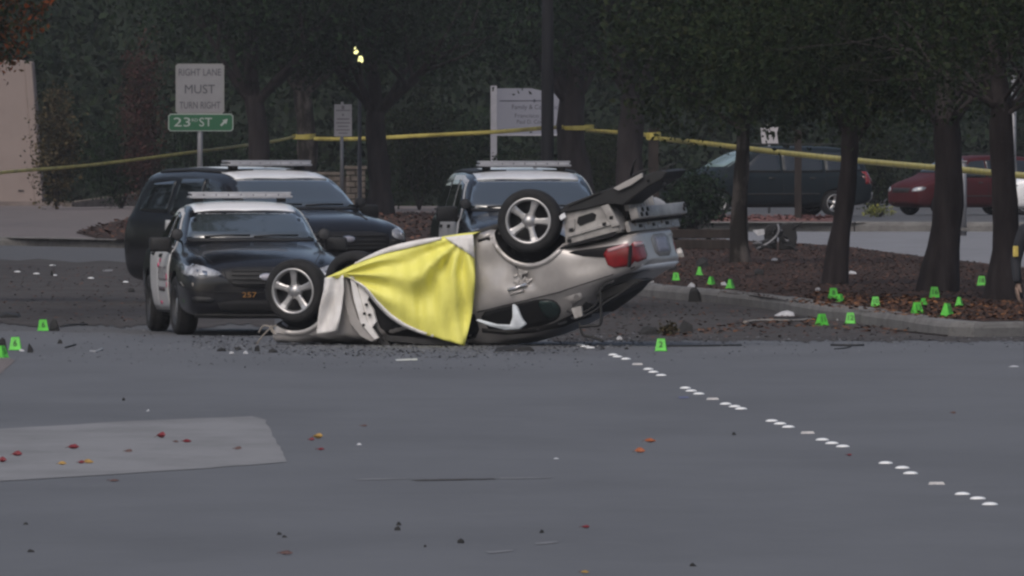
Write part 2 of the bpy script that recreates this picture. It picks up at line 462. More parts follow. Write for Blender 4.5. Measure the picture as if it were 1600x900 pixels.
class Shell:
    """a car body lofted through cross sections, with wheel arches cut out"""
    def __init__(self, name, stations, m, parent, arches, levels=3, deform=None):
        bm = B()
        rings = []
        for st in stations:
            x = st[0]; half = section(*st[1:])
            ring = [bm.verts.new((x, y, z)) for y, z in half]
            ring += [bm.verts.new((x, -y, z)) for y, z in reversed(half[1:-1])]
            rings.append(ring)
        n = len(rings[0])
        for a, b in zip(rings, rings[1:]):
            for k in range(n):
                bm.faces.new((a[k], a[(k + 1) % n], b[(k + 1) % n], b[k]))
        for ring in (rings[0], rings[-1]):
            h = n // 2
            for k in range(h):
                q = [ring[k], ring[k + 1], ring[(n - k - 1) % n], ring[(n - k) % n]]
                u = []
                for v in q:
                    if v not in u: u.append(v)
                if len(u) >= 3: bm.faces.new(u)
        bmesh.ops.recalc_face_normals(bm, faces=bm.faces[:])
        o = obj('raw', bm, [m, m_dark])
        md = o.modifiers.new('s', 'SUBSURF'); md.levels = levels
        cutters = []
        for x, z, r, yi in arches:
            cb = B()
            for s in (1, -1):
                pr = [(0.0, yi), (r, yi), (r, 1.4), (0.0, 1.4)]
                rr = []
                for (rad, yy) in ((r, yi), (r, 1.4)):
                    rr.append([cb.verts.new((x + rad * math.cos(2 * math.pi * k / 40), s * yy, z + rad * math.sin(2 * math.pi * k / 40))) for k in range(40)])
                for k in range(40): cb.faces.new((rr[0][k], rr[0][(k + 1) % 40], rr[1][(k + 1) % 40], rr[1][k]))
                cb.faces.new(rr[0]); cb.faces.new(rr[1])
            bmesh.ops.recalc_face_normals(cb, faces=cb.faces[:])
            for f in cb.faces: f.material_index = 1
            c = obj('cut', cb, [m, m_dark])
            cutters.append(c)
            bo = o.modifiers.new('b', 'BOOLEAN'); bo.object = c; bo.operation = 'DIFFERENCE'; bo.solver = 'MANIFOLD'
        dg = bpy.context.evaluated_depsgraph_get()
        dg.update()
        me = bpy.data.meshes.new_from_object(o.evaluated_get(dg))
        wide = max((abs(v.co.y) for v in me.vertices), default=9)
        if wide > 1.15 or wide < .5:
            for bo in o.modifiers:
                if bo.type == 'BOOLEAN': bo.solver = 'EXACT'
            dg.update()
            me = bpy.data.meshes.new_from_object(o.evaluated_get(dg))
        for c in cutters + [o]: bpy.data.objects.remove(c)
        me.name = name
        if deform is not None:
            co = np.empty(len(me.vertices) * 3, dtype=np.float32); me.vertices.foreach_get('co', co)
            co = deform(co.reshape(-1, 3)); me.vertices.foreach_set('co', np.ascontiguousarray(co, dtype=np.float32).ravel()); me.update()
        me.shade_smooth()
        me.set_sharp_from_angle(angle=R(38))
        self.o = link(name, me, None, parent)
        self.parent = parent
        b2 = B(); b2.from_mesh(me)
        self.bvh = BVHTree.FromBMesh(b2)
        b2.free()

    def ray(self, u, v, axis):
        if axis == 'left': o, d = Vector((u, 3, v)), Vector((0, -1, 0))
        elif axis == 'right': o, d = Vector((u, -3, v)), Vector((0, 1, 0))
        elif axis == 'front': o, d = Vector((6, u, v)), Vector((-1, 0, 0))
        elif axis == 'rear': o, d = Vector((-6, u, v)), Vector((1, 0, 0))
        else: o, d = Vector((u, v, 5)), Vector((0, 0, -1))
        loc, nor, idx, dist = self.bvh.ray_cast(o, d)
        if loc is None: return None, None
        if nor.dot(d) > 0: nor = -nor
        return loc, nor

    def patch(self, name, poly, axis, m, off=.004, thick=.008, pitch=.07, rnd=0, parent=None, label=None, bulge=0.0):
        """a panel of the body: the 2-D outline laid onto the shell"""
        P = [Vector(p) for p in poly]
        for _ in range(rnd):
            Q = []
            for i in range(len(P)):
                a, b = P[i], P[(i + 1) % len(P)]
                Q += [a * .8 + b * .2, a * .2 + b * .8]
            P = Q
        out = []
        for i in range(len(P)):
            a, b = P[i], P[(i + 1) % len(P)]
            k = max(1, int((b - a).length / pitch))
            for j in range(k): out.append(a.lerp(b, j / k))
        x0, x1 = min(p.x for p in out), max(p.x for p in out)
        y0, y1 = min(p.y for p in out), max(p.y for p in out)
        inner = []
        def inside(q):
            c = False
            for i in range(len(out)):
                a, b = out[i], out[i - 1]
                if (a.y > q.y) != (b.y > q.y) and q.x < (b.x - a.x) * (q.y - a.y) / (b.y - a.y) + a.x: c = not c
            return c
        nx, ny = int((x1 - x0) / pitch), int((y1 - y0) / pitch)
        for i in range(1, nx + 1):
            for j in range(1, ny + 1):
                q = Vector((x0 + (x1 - x0) * i / (nx + 1), y0 + (y1 - y0) * j / (ny + 1)))
                if inside(q) and min((q - p).length for p in out) > pitch * .35: inner.append(q)
        n = len(out)
        r = delaunay_2d_cdt(out + inner, [(i, (i + 1) % n) for i in range(n)], [], 1, 1e-6)
        bm = B()
        vs = []; nn = []
        for v in r[0]:
            loc, nor = self.ray(v.x, v.y, axis)
            if loc is None: vs.append(None); nn.append(None)
            else: vs.append(bm.verts.new(loc + nor * off)); nn.append(nor)
        for f in r[2]:
            if any(vs[i] is None for i in f): continue
            q = [vs[i] for i in f]
            try: fc = bm.faces.new(q)
            except ValueError: continue
            fc.normal_update()
            if fc.normal.dot(nn[f[0]]) < 0: fc.normal_flip()
            fc.smooth = True
        o = obj(name, bm, m, parent or self.parent)
        if thick:
            md = o.modifiers.new('thickness', 'SOLIDIFY'); md.thickness = thick; md.offset = -1
        if label: o['label'] = label
        return o

    def ribbon(self, name, line, axis, width, m, off=.002, parent=None, thick=.004):
        P = [Vector(p) for p in line]
        L, Rr = [], []
        for i, p in enumerate(P):
            t = (P[min(i + 1, len(P) - 1)] - P[max(i - 1, 0)]).normalized()
            nrm = Vector((-t.y, t.x)) * width / 2
            L.append(p + nrm); Rr.append(p - nrm)
        return self.patch(name, L + Rr[::-1], axis, m, off=off, thick=thick, pitch=.10, parent=parent)

    def text(self, name, s, cx, cz, width, height, axis, m, off=.012, slant=0.0, parent=None):
        vs, fs = text_verts(s, 1.0)
        xs = [v[0] for v in vs]; ys = [v[1] for v in vs]
        kx = width / (max(xs) - min(xs)); ky = height / (max(ys) - min(ys))
        mx, my = (max(xs) + min(xs)) / 2, (max(ys) + min(ys)) / 2
        sg = {'right': 1, 'left': -1, 'front': 1, 'rear': -1}[axis]
        V = []
        for x, y in vs:
            dx, dz = (x - mx) * kx, (y - my) * ky
            loc, nor = self.ray(cx + sg * (dx + slant * dz), cz + dz, axis)
            V.append((loc + nor * off) if loc is not None else None)
        keep = [f for f in fs if all(V[i] is not None for i in f)]
        me = bpy.data.meshes.new(name)
        me.from_pydata([v if v is not None else Vector((0, 0, .5)) for v in V], [], keep)
        return link(name, me, m, parent or self.parent)

def mirrored(poly):
    return [(-a, b) for a, b in poly]

def add_wheel(parent, x, y, z, Rt, Rr, w, style='spoke', turn=0.0, spin=0.0, camber=0.0, label=None):
    """tyre with a rim inside it; outboard is away from the car's middle"""
    key = ('wheel', Rt, Rr, w, style)
    if key not in _wheel_cache:
        bm = B()
        h = w / 2
        prof = [(Rr - .004, -h * .92), (Rr + .02, -h), (Rt - .045, -h * 1.02), (Rt - .012, -h * .86), (Rt, -h * .60), (Rt - .004, -h * .3), (Rt + .001, -h * .27), (Rt + .001, h * .27), (Rt - .004, h * .3), (Rt, h * .60), (Rt - .012, h * .86), (Rt - .045, h * 1.02), (Rr + .02, h), (Rr - .004, h * .92)]
        lathe_y(bm, prof, 44, closed=True)
        bmesh.ops.recalc_face_normals(bm, faces=bm.faces[:])
        me_t = bpy.data.meshes.new('wheel'); bm.to_mesh(me_t); bm.free(); me_t.materials.append(m_rubber)
        bm = B()
        if style == 'spoke':
            lathe_y(bm, [(Rr + .006, h * .94), (Rr + .004, h * 1.0), (Rr - .016, h * .98), (Rr - .026, h * .80), (Rr - .03, h * .5)], 44, mi=0)
            lathe_y(bm, [(Rr - .03, h * .5), (Rr - .045, -h * .5), (.05, -h * .55), (.001, -h * .55)], 36, mi=1)
            lathe_y(bm, [(.001, h * .86), (.034, h * .86), (.040, h * .80), (.075, h * .70), (.085, h * .3)], 24, mi=0)
            for k in range(5):
                a = 2 * math.pi * k / 5 + .3
                ca, sa = math.cos(a), math.sin(a)
                ringv = []
                for (r, wi, y0, d) in ((.045, .038, h * .72, .05), (Rr * .45, .030, h * .74, .045), (Rr * .75, .036, h * .80, .04), (Rr - .018, .050, h * .90, .035)):
                    q = []
                    for (sx, yy) in ((-1, y0 - d), (-1, y0 - .010), (-.55, y0), (.55, y0), (1, y0 - .010), (1, y0 - d)):
                        t = sx * wi
                        q.append(bm.verts.new((r * ca - t * sa, yy, r * sa + t * ca)))
                    ringv.append(q)
                for i in range(3):
                    for j in range(6):
                        bm.faces.new((ringv[i][j], ringv[i][(j + 1) % 6], ringv[i + 1][(j + 1) % 6], ringv[i + 1][j]))
                bx, bz = .056 * math.cos(a + .63), .056 * math.sin(a + .63)
                disc_y(bm, .009, h * .74, 8, 1, bx, bz)
        else:
            lathe_y(bm, [(Rr + .006, h * .94), (Rr - .016, h * .98), (Rr - .035, h * .6), (Rr - .06, h * .35), (.11, h * .55), (.09, h * .62)], 40, mi=1)
            lathe_y(bm, [(.09, h * .62), (.085, h * .72), (.03, h * .80), (.001, h * .80)], 20, mi=0)
            for k in range(8):
                a = 2 * math.pi * k / 8
                disc_y(bm, .024, h * .50, 10, 2, (Rr - .085) * math.cos(a), (Rr - .085) * math.sin(a))
        bmesh.ops.recalc_face_normals(bm, faces=bm.faces[:])
        me_r = bpy.data.meshes.new('rim'); bm.to_mesh(me_r); bm.free()
        for m in (m_alloy, m_alloy_dark, m_dark): me_r.materials.append(m)
        _wheel_cache[key] = (me_t, me_r)
    me_t, me_r = _wheel_cache[key]
    t = link('wheel', me_t, None, parent)
    t.location = (x, y, z)
    t.rotation_euler = (camber, spin, (0 if y > 0 else math.pi) + turn)
    t.rotation_mode = 'YXZ'
    link('rim', me_r, None, t)
    if label: t['label'] = label
    return t
_wheel_cache = {}

def light_bar(parent, x, z, width=1.22, tilt=0.0):
    bm = B()
    box(bm, (x, 0, z + .022), (.27, width, .030), bev=.012)
    box(bm, (x, 0, z + .066), (.24, width * .985, .030), bev=.012)
    o = obj('light_bar', bm, m_bar, parent, True)
    n = 8
    for k in range(n):
        b = B(); yy = (k - (n - 1) / 2) * (width * .96 / n)
        box(b, (x + .125, yy, z + .045), (.022, width * .96 / n - .012, .026), bev=.004)
        obj('lens', b, m_bar_lens, o)
    for s in (1, -1):
        b = B()
        box(b, (x, s * width * .40, z - .015), (.12, .10, .05), bev=.01)
        obj('mount', b, m_plastic, o)
    return o

def side_mirror(parent, x, y, z, size=(.10, .26, .17)):
    s = 1 if y > 0 else -1
    b = B()
    box(b, (x, y, z), size, bev=.032)
    tube(b, [(x - .01, y - s * .07, z - .05), (x + .02, y - s * .20, z - .09)], [.035, .04], 8)
    o = obj('side_mirror', b, m_plastic, parent, True)
    b = B()
    box(b, (x - size[0] / 2 - .002, y, z), (.006, size[1] * .72, size[2] * .68), bev=.002)
    obj('mirror_glass', b, m_glass, o)
    return o

def spotlight(parent, x, y, z, r=.07):
    b = B()
    lathe_y(b, [(.001, -.09), (r * .6, -.08), (r * .95, -.02), (r, .04), (r * .95, .055)], 20)
    disc_y(b, r * .9, .05, 20)
    bmesh.ops.rotate(b, verts=b.verts[:], cent=(0, 0, 0), matrix=Matrix.Rotation(-R(90), 3, 'Z'))
    bmesh.ops.translate(b, verts=b.verts[:], vec=(x, y, z))
    tube(b, [(x - .04, y, z - .06), (x - .12, y + (-.10 if y > 0 else .10), z - .10)], .015, 6)
    o = obj('spotlight', b, m_plastic, parent, True)
    b = B()
    lathe_y(b, [(.001, .008), (r * .5, .006), (r * .86, 0)], 20)
    bmesh.ops.rotate(b, verts=b.verts[:], cent=(0, 0, 0), matrix=Matrix.Rotation(-R(90), 3, 'Z'))
    bmesh.ops.translate(b, verts=b.verts[:], vec=(x + .058, y, z))
    obj('lamp_glass', b, m_alloy_dark, o, True)

def wiper(parent, shell, y0, z0, y1, z1):
    a, na = shell.ray(y0, z0, 'front'); c, nc = shell.ray(y1, z1, 'front')
    mid, nm = shell.ray((y0 + y1) / 2, (z0 + z1) / 2, 'front')
    if a is None or c is None or mid is None: return
    b = B(); tube(b, [a + na * .02, mid + nm * .03, c + nc * .02], .010, 6)
    obj('wiper', b, m_plastic, parent)

def grille_bars(parent, shell, zs, hw, m, name='grille_bar', off=.02, w=.018):
    for z in zs:
        shell.ribbon(name, [(-hw, z), (-hw / 2, z), (0, z), (hw / 2, z), (hw, z)], 'front', w, m, off=off, parent=parent)

def emblem(parent, shell, z, rx, rz, axis='front', m=None):
    pts = [(rx * math.cos(2 * math.pi * k / 24), z + rz * math.sin(2 * math.pi * k / 24)) for k in range(24)]
    o = shell.patch('emblem', pts, axis, m or m_chrome, off=.030, thick=.02, pitch=.05)
    pts = [(rx * .8 * math.cos(2 * math.pi * k / 24), z + rz * .72 * math.sin(2 * math.pi * k / 24)) for k in range(24)]
    shell.patch('emblem_field', pts, axis, m_plate, off=.034, thick=.003, pitch=.05, parent=o)

# ------------------------------------------------------------------ police saloon
SEDAN = [(2.47, .66, .36, .60, .66, .56, .40), (2.43, .84, .24, .70, .76, .74, .54), (2.28, .925, .20, .80, .875, .82, .62), (1.85, .965, .19, .885, .97, .86, .66),
         (1.35, .968, .19, .935, 1.03, .86, .68), (.98, .966, .18, .955, 1.075, .86, .72), (.60, .966, .18, .965, 1.29, .86, .71), (.18, .966, .18, .972, 1.485, .86, .69),
         (-.40, .966, .18, .98, 1.54, .86, .67), (-1.05, .966, .18, .985, 1.50, .86, .66), (-1.50, .968, .19, .99, 1.38, .85, .64), (-1.92, .962, .20, .99, 1.19, .84, .64),
         (-2.22, .945, .22, .975, 1.075, .82, .62), (-2.50, .90, .26, .92, 1.02, .78, .58), (-2.62, .80, .32, .84, .90, .68, .48), (-2.68, .62, .40, .74, .78, .50, .34)]

def police_saloon():
    a = R(7.6); sc = .97
    h = Vector((math.sin(a), -math.cos(a), 0)); r = Vector((-math.cos(a), -math.sin(a), 0))
    c = gp(288, 523) - (h * 1.43 + r * .84) * sc
    t = thing('police_car', 'black and white police saloon parked between wrecked car and left police SUV', 'police car', c, math.atan2(h.y, h.x), None, sc)
    S = Shell('body', SEDAN, m_black, t, [(1.43, .345, .40, .60), (-1.43, .345, .40, .60)])
    S.patch('windshield', [(-.74, 1.105), (.74, 1.105), (.70, 1.22), (.61, 1.445), (.3, 1.462), (-.3, 1.462), (-.61, 1.445), (-.70, 1.22)], 'front', m_windshield, off=.004, pitch=.09)
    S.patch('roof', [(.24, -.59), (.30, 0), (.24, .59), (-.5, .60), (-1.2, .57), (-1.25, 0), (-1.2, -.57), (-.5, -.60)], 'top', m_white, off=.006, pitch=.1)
    S.patch('rear_window', [(-.62, 1.12), (.62, 1.12), (.55, 1.40), (-.55, 1.40)], 'rear', m_glass)
    fd = [(.80, .28), (.82, .88), (.68, .975), (.36, 1.20), (.06, 1.40), (-.29, 1.455), (-.29, .27)]
    rd = [(-.31, .27), (-.31, 1.455), (-.85, 1.44), (-1.25, 1.30), (-1.42, 1.02), (-1.16, .78), (-1.06, .52), (-1.04, .27)]
    fw = [(.58, 1.015), (.36, 1.16), (.05, 1.36), (-.26, 1.41), (-.26, 1.0)]
    rw = [(-.34, 1.0), (-.34, 1.41), (-.82, 1.40), (-1.16, 1.27), (-1.30, 1.05), (-1.1, 1.0)]
    for ax, s in (('right', -1), ('left', 1)):
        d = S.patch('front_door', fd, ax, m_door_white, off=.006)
        S.patch('window', fw, ax, m_glass, off=.012, parent=d)
        S.ribbon('door_handle', [(-.2, .90), (-.05, .905)], ax, .035, m_plastic, off=.03, parent=d, thick=.03)
        if ax == 'right':
            S.text('lettering', 'POLICE', .20, .70, .78, .17, ax, m_decal, off=.014, parent=d)
            S.ribbon('lettering_line', [(-.12, .52), (.5, .52)], ax, .05, m_decal, off=.013, parent=d, thick=.002)
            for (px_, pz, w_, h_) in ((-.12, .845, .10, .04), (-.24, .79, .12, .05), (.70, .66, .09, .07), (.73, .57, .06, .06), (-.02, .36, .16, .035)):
                S.patch('painted_glint', [(px_ - w_ / 2, pz - h_ / 2), (px_ + w_ / 2, pz - h_ / 2), (px_ + w_ / 2, pz + h_ / 2), (px_ - w_ / 2, pz + h_ / 2)], ax, m_pink, off=.015, thick=.002, parent=d)  # small patches painted as glints of red emergency light
        d = S.patch('rear_door', rd, ax, m_door_white, off=.006)
        S.patch('window', rw, ax, m_glass, off=.012, parent=d)
        S.ribbon('door_handle', [(-1.05, .92), (-.90, .92)], ax, .035, m_plastic, off=.03, parent=d, thick=.03)
        S.ribbon('sill_trim', [(.95, .24), (0, .23), (-.98, .24)], ax, .06, m_plastic, off=.01)
        side_mirror(t, .60, s * 1.03, 1.04)
    for s in (1, -1):
        hl = [(s * .945, .835), (s * .93, .70), (s * .78, .665), (s * .50, .70), (s * .56, .745), (s * .78, .82)]
        o = S.patch('headlight', hl, 'front', m_lamp, off=.008, thick=.02, rnd=1, pitch=.05)
        S.patch('lamp_unit', [(s * .80, .76), (s * .78, .69), (s * .68, .69), (s * .68, .74)], 'front', m_chrome, off=.012, thick=.004, parent=o)
        S.patch('fog_recess', [(s * .86, .46), (s * .84, .38), (s * .62, .38), (s * .60, .44)], 'front', m_plastic, off=.006, rnd=1)
        S.patch('tail_light', [(s * .86, .86), (s * .84, .72), (s * .55, .74), (s * .55, .84)], 'rear', m_red_lens, off=.008)
        S.patch('parking_lamp', [(s * .945, .62), (s * .93, .575), (s * .84, .575), (s * .84, .61)], 'front', m_debris_tan, off=.008)
    g = S.patch('grille', [(-.52, .79), (.52, .79), (.47, .66), (.36, .55), (-.36, .55), (-.47, .66)], 'front', m_plastic, off=.006, rnd=1)
    grille_bars(g, S, (.605, .655, .70, .745), .40, m_dark_trim, w=.014)
    o = S.patch('lower_intake', [(-.58, .41), (.58, .41), (.52, .27), (-.52, .27)], 'front', m_dark, off=.006, rnd=1)
    S.ribbon('bumper_lip', [(-.80, .245), (-.4, .235), (0, .235), (.4, .235), (.80, .245)], 'front', .03, m_dark_trim, off=.02, thick=.02)
    S.ribbon('bumper_line', [(-.86, .515), (-.45, .50), (0, .50), (.45, .50), (.86, .515)], 'front', .012, m_dark, off=.004)
    emblem(t, S, .675, .085, .040)
    S.text('unit_number', '257', -.20, .475, .165, .06, 'front', m_amber, off=.012)
    light_bar(t, -.28, 1.565)
    spotlight(t, .78, -.86, 1.16)
    spotlight(t, .78, .86, 1.16)
    wiper(t, S, .02, 1.115, .55, 1.13); wiper(t, S, -.55, 1.115, -.02, 1.13)
    S.ribbon('cowl', [(-.74, 1.095), (0, 1.10), (.74, 1.095)], 'front', .035, m_plastic, off=.008)
    for s in (-.42, .42): pass
    S.ribbon('bonnet_line', [(.95, -.78), (1.6, -.74), (2.2, -.60)], 'top', .008, m_dark, off=.002)
    S.ribbon('bonnet_line', [(.95, .78), (1.6, .74), (2.2, .60)], 'top', .008, m_dark, off=.002)
    b = B(); box(b, (.32, -.30, 1.36), (.01, .08, .06), rot=Matrix.Rotation(R(-60), 3, 'Y')); bmesh.ops.translate(b, verts=b.verts[:], vec=(.02, 0, .02)); obj('window_sticker', b, m_plate, t)
    for x, tn in ((1.43, .06), (-1.43, 0)):
        for s in (1, -1): add_wheel(t, x, s * .84, .345, .345, .225, .235, 'steel', turn=tn if s > 0 else tn)
    return t

# ------------------------------------------------------------------ police SUVs
SUV = [(2.42, .70, .40, .74, .80, .60, .44), (2.38, .88, .28, .88, .98, .80, .60), (2.18, .97, .23, 1.01, 1.13, .88, .68), (1.75, 1.0, .23, 1.06, 1.19, .91, .72),
       (1.30, 1.0, .23, 1.095, 1.225, .92, .76), (1.02, 1.0, .23, 1.115, 1.265, .93, .82), (.72, 1.0, .23, 1.12, 1.48, .93, .81), (.34, 1.0, .23, 1.13, 1.71, .93, .79),
       (-.25, 1.0, .23, 1.14, 1.785, .93, .78), (-1.20, 1.0, .23, 1.15, 1.795, .93, .78), (-1.95, 1.0, .24, 1.155, 1.78, .93, .77), (-2.32, .995, .27, 1.15, 1.72, .92, .75),
       (-2.50, .98, .30, 1.13, 1.46, .90, .72), (-2.60, .93, .36, 1.05, 1.16, .84, .64), (-2.65, .78, .44, .88, .95, .68, .50)]

def police_suv(front, a, label, frames=False):
    h = Vector((math.sin(a), -math.cos(a), 0))
    c = Vector((front.x, front.y, 0)) - h * 2.40
    t = thing('police_suv', label, 'police suv', c, math.atan2(h.y, h.x), 'police SUVs behind the wreck')
    S = Shell('body', SUV, m_black, t, [(1.43, .37, .44, .62), (-1.43, .37, .44, .62)])
    S.patch('windshield', [(-.82, 1.275), (.82, 1.275), (.78, 1.42), (.69, 1.655), (.35, 1.685), (-.35, 1.685), (-.69, 1.655), (-.78, 1.42)], 'front', m_windshield, off=.004, pitch=.09)
    S.patch('roof', [(.36, -.66), (.43, 0), (.36, .66), (-.6, .68), (-2.0, .64), (-2.05, 0), (-2.0, -.64), (-.6, -.68)], 'top', m_white, off=.006, pitch=.12)
    S.patch('rear_window', [(-.70, 1.22), (.70, 1.22), (.60, 1.60), (-.60, 1.60)], 'rear', m_glass)
    fd = [(.95, .36), (.98, 1.03), (.82, 1.14), (.55, 1.40), (.26, 1.64), (-.20, 1.705), (-.20, .34)]
    rd = [(-.22, .34), (-.22, 1.705), (-1.06, 1.70), (-1.20, 1.15), (-1.13, .86), (-1.0, .55), (-.98, .36)]
    if not frames:
        fd = [(.95, .36), (.98, 1.03), (.82, 1.12), (-.20, 1.10), (-.20, .34)]; rd = [(-.22, .34), (-.22, 1.10), (-1.19, 1.10), (-1.13, .86), (-1.0, .55), (-.98, .36)]
    fw = [(.72, 1.18), (.5, 1.38), (.25, 1.585), (-.17, 1.645), (-.17, 1.165)]
    rw = [(-.25, 1.165), (-.25, 1.645), (-1.0, 1.64), (-1.12, 1.17)]
    qw = [(-1.26, 1.19), (-1.18, 1.62), (-1.9, 1.58), (-2.14, 1.22)]
    for ax, s in (('right', -1), ('left', 1)):
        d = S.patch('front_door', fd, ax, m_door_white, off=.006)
        S.patch('window', fw, ax, m_glass, off=.012, parent=d)
        S.ribbon('door_handle', [(-.1, 1.04), (.06, 1.045)], ax, .04, m_plastic, off=.03, parent=d, thick=.03)
        S.text('lettering', 'POLICE', .35, .80, .82, .18, ax, m_decal, off=.014, parent=d)
        d = S.patch('rear_door', rd, ax, m_door_white, off=.006)
        S.patch('window', rw, ax, m_glass, off=.012, parent=d)
        S.ribbon('door_handle', [(-1.0, 1.04), (-.84, 1.04)], ax, .04, m_plastic, off=.03, parent=d, thick=.03)
        S.patch('quarter_window', qw, ax, m_glass, off=.006)
        S.ribbon('sill_trim', [(1.0, .32), (0, .30), (-.98, .32)], ax, .10, m_plastic, off=.012)
        S.ribbon('roof_rail', [(.2, 1.735), (-.8, 1.765), (-1.9, 1.74)], ax, .03, m_plastic, off=.02, thick=.02)
        side_mirror(t, .72, s * 1.09, 1.21, (.12, .28, .20))
        spotlight(t, .92, s * .88, 1.34)
    for s in (1, -1):
        hl = [(s * .955, 1.04), (s * .95, .86), (s * .82, .84), (s * .66, .90), (s * .68, .98), (s * .82, 1.02)]
        o = S.patch('headlight', hl, 'front', m_lamp, off=.008, thick=.02, rnd=1, pitch=.05)
        S.patch('lamp_unit', [(s * .90, .98), (s * .90, .90), (s * .80, .90), (s * .80, .97)], 'front', m_chrome, off=.012, thick=.004, parent=o)
        S.patch('tail_light', [(s * .93, 1.08), (s * .92, .88), (s * .70, .90), (s * .72, 1.06)], 'rear', m_red_lens, off=.008)
        S.patch('fog_recess', [(s * .88, .58), (s * .86, .48), (s * .66, .48), (s * .66, .56)], 'front', m_plastic, off=.006, rnd=1)
        S.ribbon('bonnet_crease', [(1.05, s * .42), (1.6, s * .46), (2.1, s * .42)], 'top', .02, m_dark_trim, off=.008, thick=.01)
    g = S.patch('grille', [(-.62, .97), (.62, .97), (.60, .80), (.54, .70), (-.54, .70), (-.60, .80)], 'front', m_plastic, off=.006, rnd=1)
    grille_bars(g, S, (.75, .80, .85, .91), .55, m_dark_trim, w=.02)
    S.patch('lower_intake', [(-.66, .56), (.66, .56), (.58, .36), (-.58, .36)], 'front', m_dark, off=.006, rnd=1)
    S.ribbon('bumper_trim', [(-.86, .64), (-.4, .625), (0, .62), (.4, .625), (.86, .64)], 'front', .05, m_dark_trim, off=.02, thick=.02)
    emblem(t, S, .865, .105, .045)
    light_bar(t, -.10, 1.81)
    wiper(t, S, .02, 1.285, .60, 1.30); wiper(t, S, -.60, 1.285, -.02, 1.30)
    S.ribbon('cowl', [(-.80, 1.262), (0, 1.268), (.80, 1.262)], 'front', .03, m_plastic, off=.008)
    b = B(); tube(b, [(-.55, .2, 1.79), (-.56, .2, 1.86)], [.03, .012], 8); obj('aerial', b, m_plastic, t)
    for x in (1.43, -1.43):
        for s in (1, -1): add_wheel(t, x, s * .85, .37, .37, .24, .24, 'steel')
    return t

# ------------------------------------------------------------------ civilian vans
VAN = [(2.34, .56, .40, .62, .68, .46, .34), (2.26, .80, .28, .78, .86, .68, .50), (2.05, .90, .23, .90, 1.00, .78, .60), (1.65, .94, .22, .98, 1.11, .84, .68),
       (1.32, .95, .22, 1.02, 1.20, .86, .74), (.92, .95, .22, 1.04, 1.47, .86, .74), (.45, .95, .22, 1.05, 1.69, .86, .70), (-.2, .95, .22, 1.06, 1.745, .86, .69),
       (-1.4, .95, .22, 1.06, 1.74, .86, .68), (-2.0, .945, .25, 1.06, 1.68, .85, .66), (-2.24, .92, .30, 1.04, 1.46, .83, .62), (-2.37, .86, .36, .94, 1.06, .76, .56), (-2.43, .72, .42, .78, .84, .60, .44)]

def family_van(paint, loc, rz, name, label, cat, glass, scale=(1, 1, 1), style='spoke'):
    t = thing(name, label, cat, loc, rz, None, 1.0)
    t.scale = scale
    S = Shell('body', VAN, paint, t, [(1.45, .33, .38, .60), (-1.45, .33, .38, .60)], levels=2)
    S.patch('windshield', [(-.76, 1.235), (.76, 1.235), (.72, 1.40), (.64, 1.64), (-.64, 1.64), (-.72, 1.40)], 'front', glass, off=.005, pitch=.1)
    S.patch('rear_window', [(-.62, 1.12), (.62, 1.12), (.56, 1.58), (-.56, 1.58)], 'rear', m_glass)
    for ax, s in (('right', -1), ('left', 1)):
        S.patch('window', [(.82, 1.10), (.62, 1.33), (.36, 1.56), (-.12, 1.60), (-.12, 1.09)], ax, m_glass, off=.008, pitch=.1)
        S.patch('window', [(-.18, 1.09), (-.18, 1.60), (-1.16, 1.60), (-1.16, 1.09)], ax, m_glass, off=.008, pitch=.1)
        S.patch('window', [(-1.22, 1.09), (-1.22, 1.60), (-1.95, 1.56), (-2.12, 1.14)], ax, m_glass, off=.008, pitch=.1)
        for x in (.98, -.15, -1.19): S.ribbon('door_seam', [(x, .30), (x, .70), (x, 1.05)], ax, .016, m_dark, off=.003)
        S.ribbon('side_moulding', [(1.0, .56), (0, .56), (-1.05, .56)], ax, .035, m_dark_trim, off=.012, thick=.015)
        S.ribbon('sliding_rail', [(-1.2, .98), (-2.0, .98)], ax, .02, m_dark, off=.004)
        for x in (.05, -.95): S.ribbon('door_handle', [(x, .95), (x + .14, .95)], ax, .035, m_dark_trim, off=.025, thick=.025)
        side_mirror(t, .80, s * 1.03, 1.16, (.10, .24, .17))
        tubeb = B(); tube(tubeb, [(.2, s * .55, 1.77), (.1, s * .55, 1.80), (-1.7, s * .53, 1.79), (-1.8, s * .53, 1.755)], .015, 6); obj('roof_rail', tubeb, m_dark_trim, t)
    for s in (1, -1):
        S.patch('headlight', [(s * .88, .84), (s * .86, .70), (s * .55, .68), (s * .58, .80)], 'front', m_lamp, off=.008, rnd=1, pitch=.06)
        o = S.patch('tail_light', [(s * .90, 1.12), (s * .90, .80), (s * .74, .80), (s * .74, 1.12)], 'rear', m_red_lens, off=.008, pitch=.06)
        S.patch('reversing_lamp', [(s * .88, .86), (s * .88, .80), (s * .76, .80), (s * .76, .86)], 'rear', m_clear_lens, off=.012, parent=o)
        ax = 'left' if s > 0 else 'right'
        S.patch('tail_light', [(-2.20, 1.12), (-2.18, .80), (-2.34, .80), (-2.33, 1.10)], ax, m_red_lens, off=.010, pitch=.06)
    S.patch('rear_bumper', [(-.84, .60), (.84, .60), (.80, .36), (-.80, .36)], 'rear', m_steel, off=.02, thick=.04)
    S.patch('grille', [(-.48, .80), (.48, .80), (.44, .66), (-.44, .66)], 'front', m_plastic, off=.006)
    for x in (1.45, -1.45):
        for s in (1, -1): add_wheel(t, x, s * .81, .33, .33, .215, .21, style)
    return t

# ================================================================== ground
def px_sheet(name, pts, m, z=0.0, kind='structure'):
    return sheet(name, [gp(x, y, z) for x, y in pts], m, kind, z)

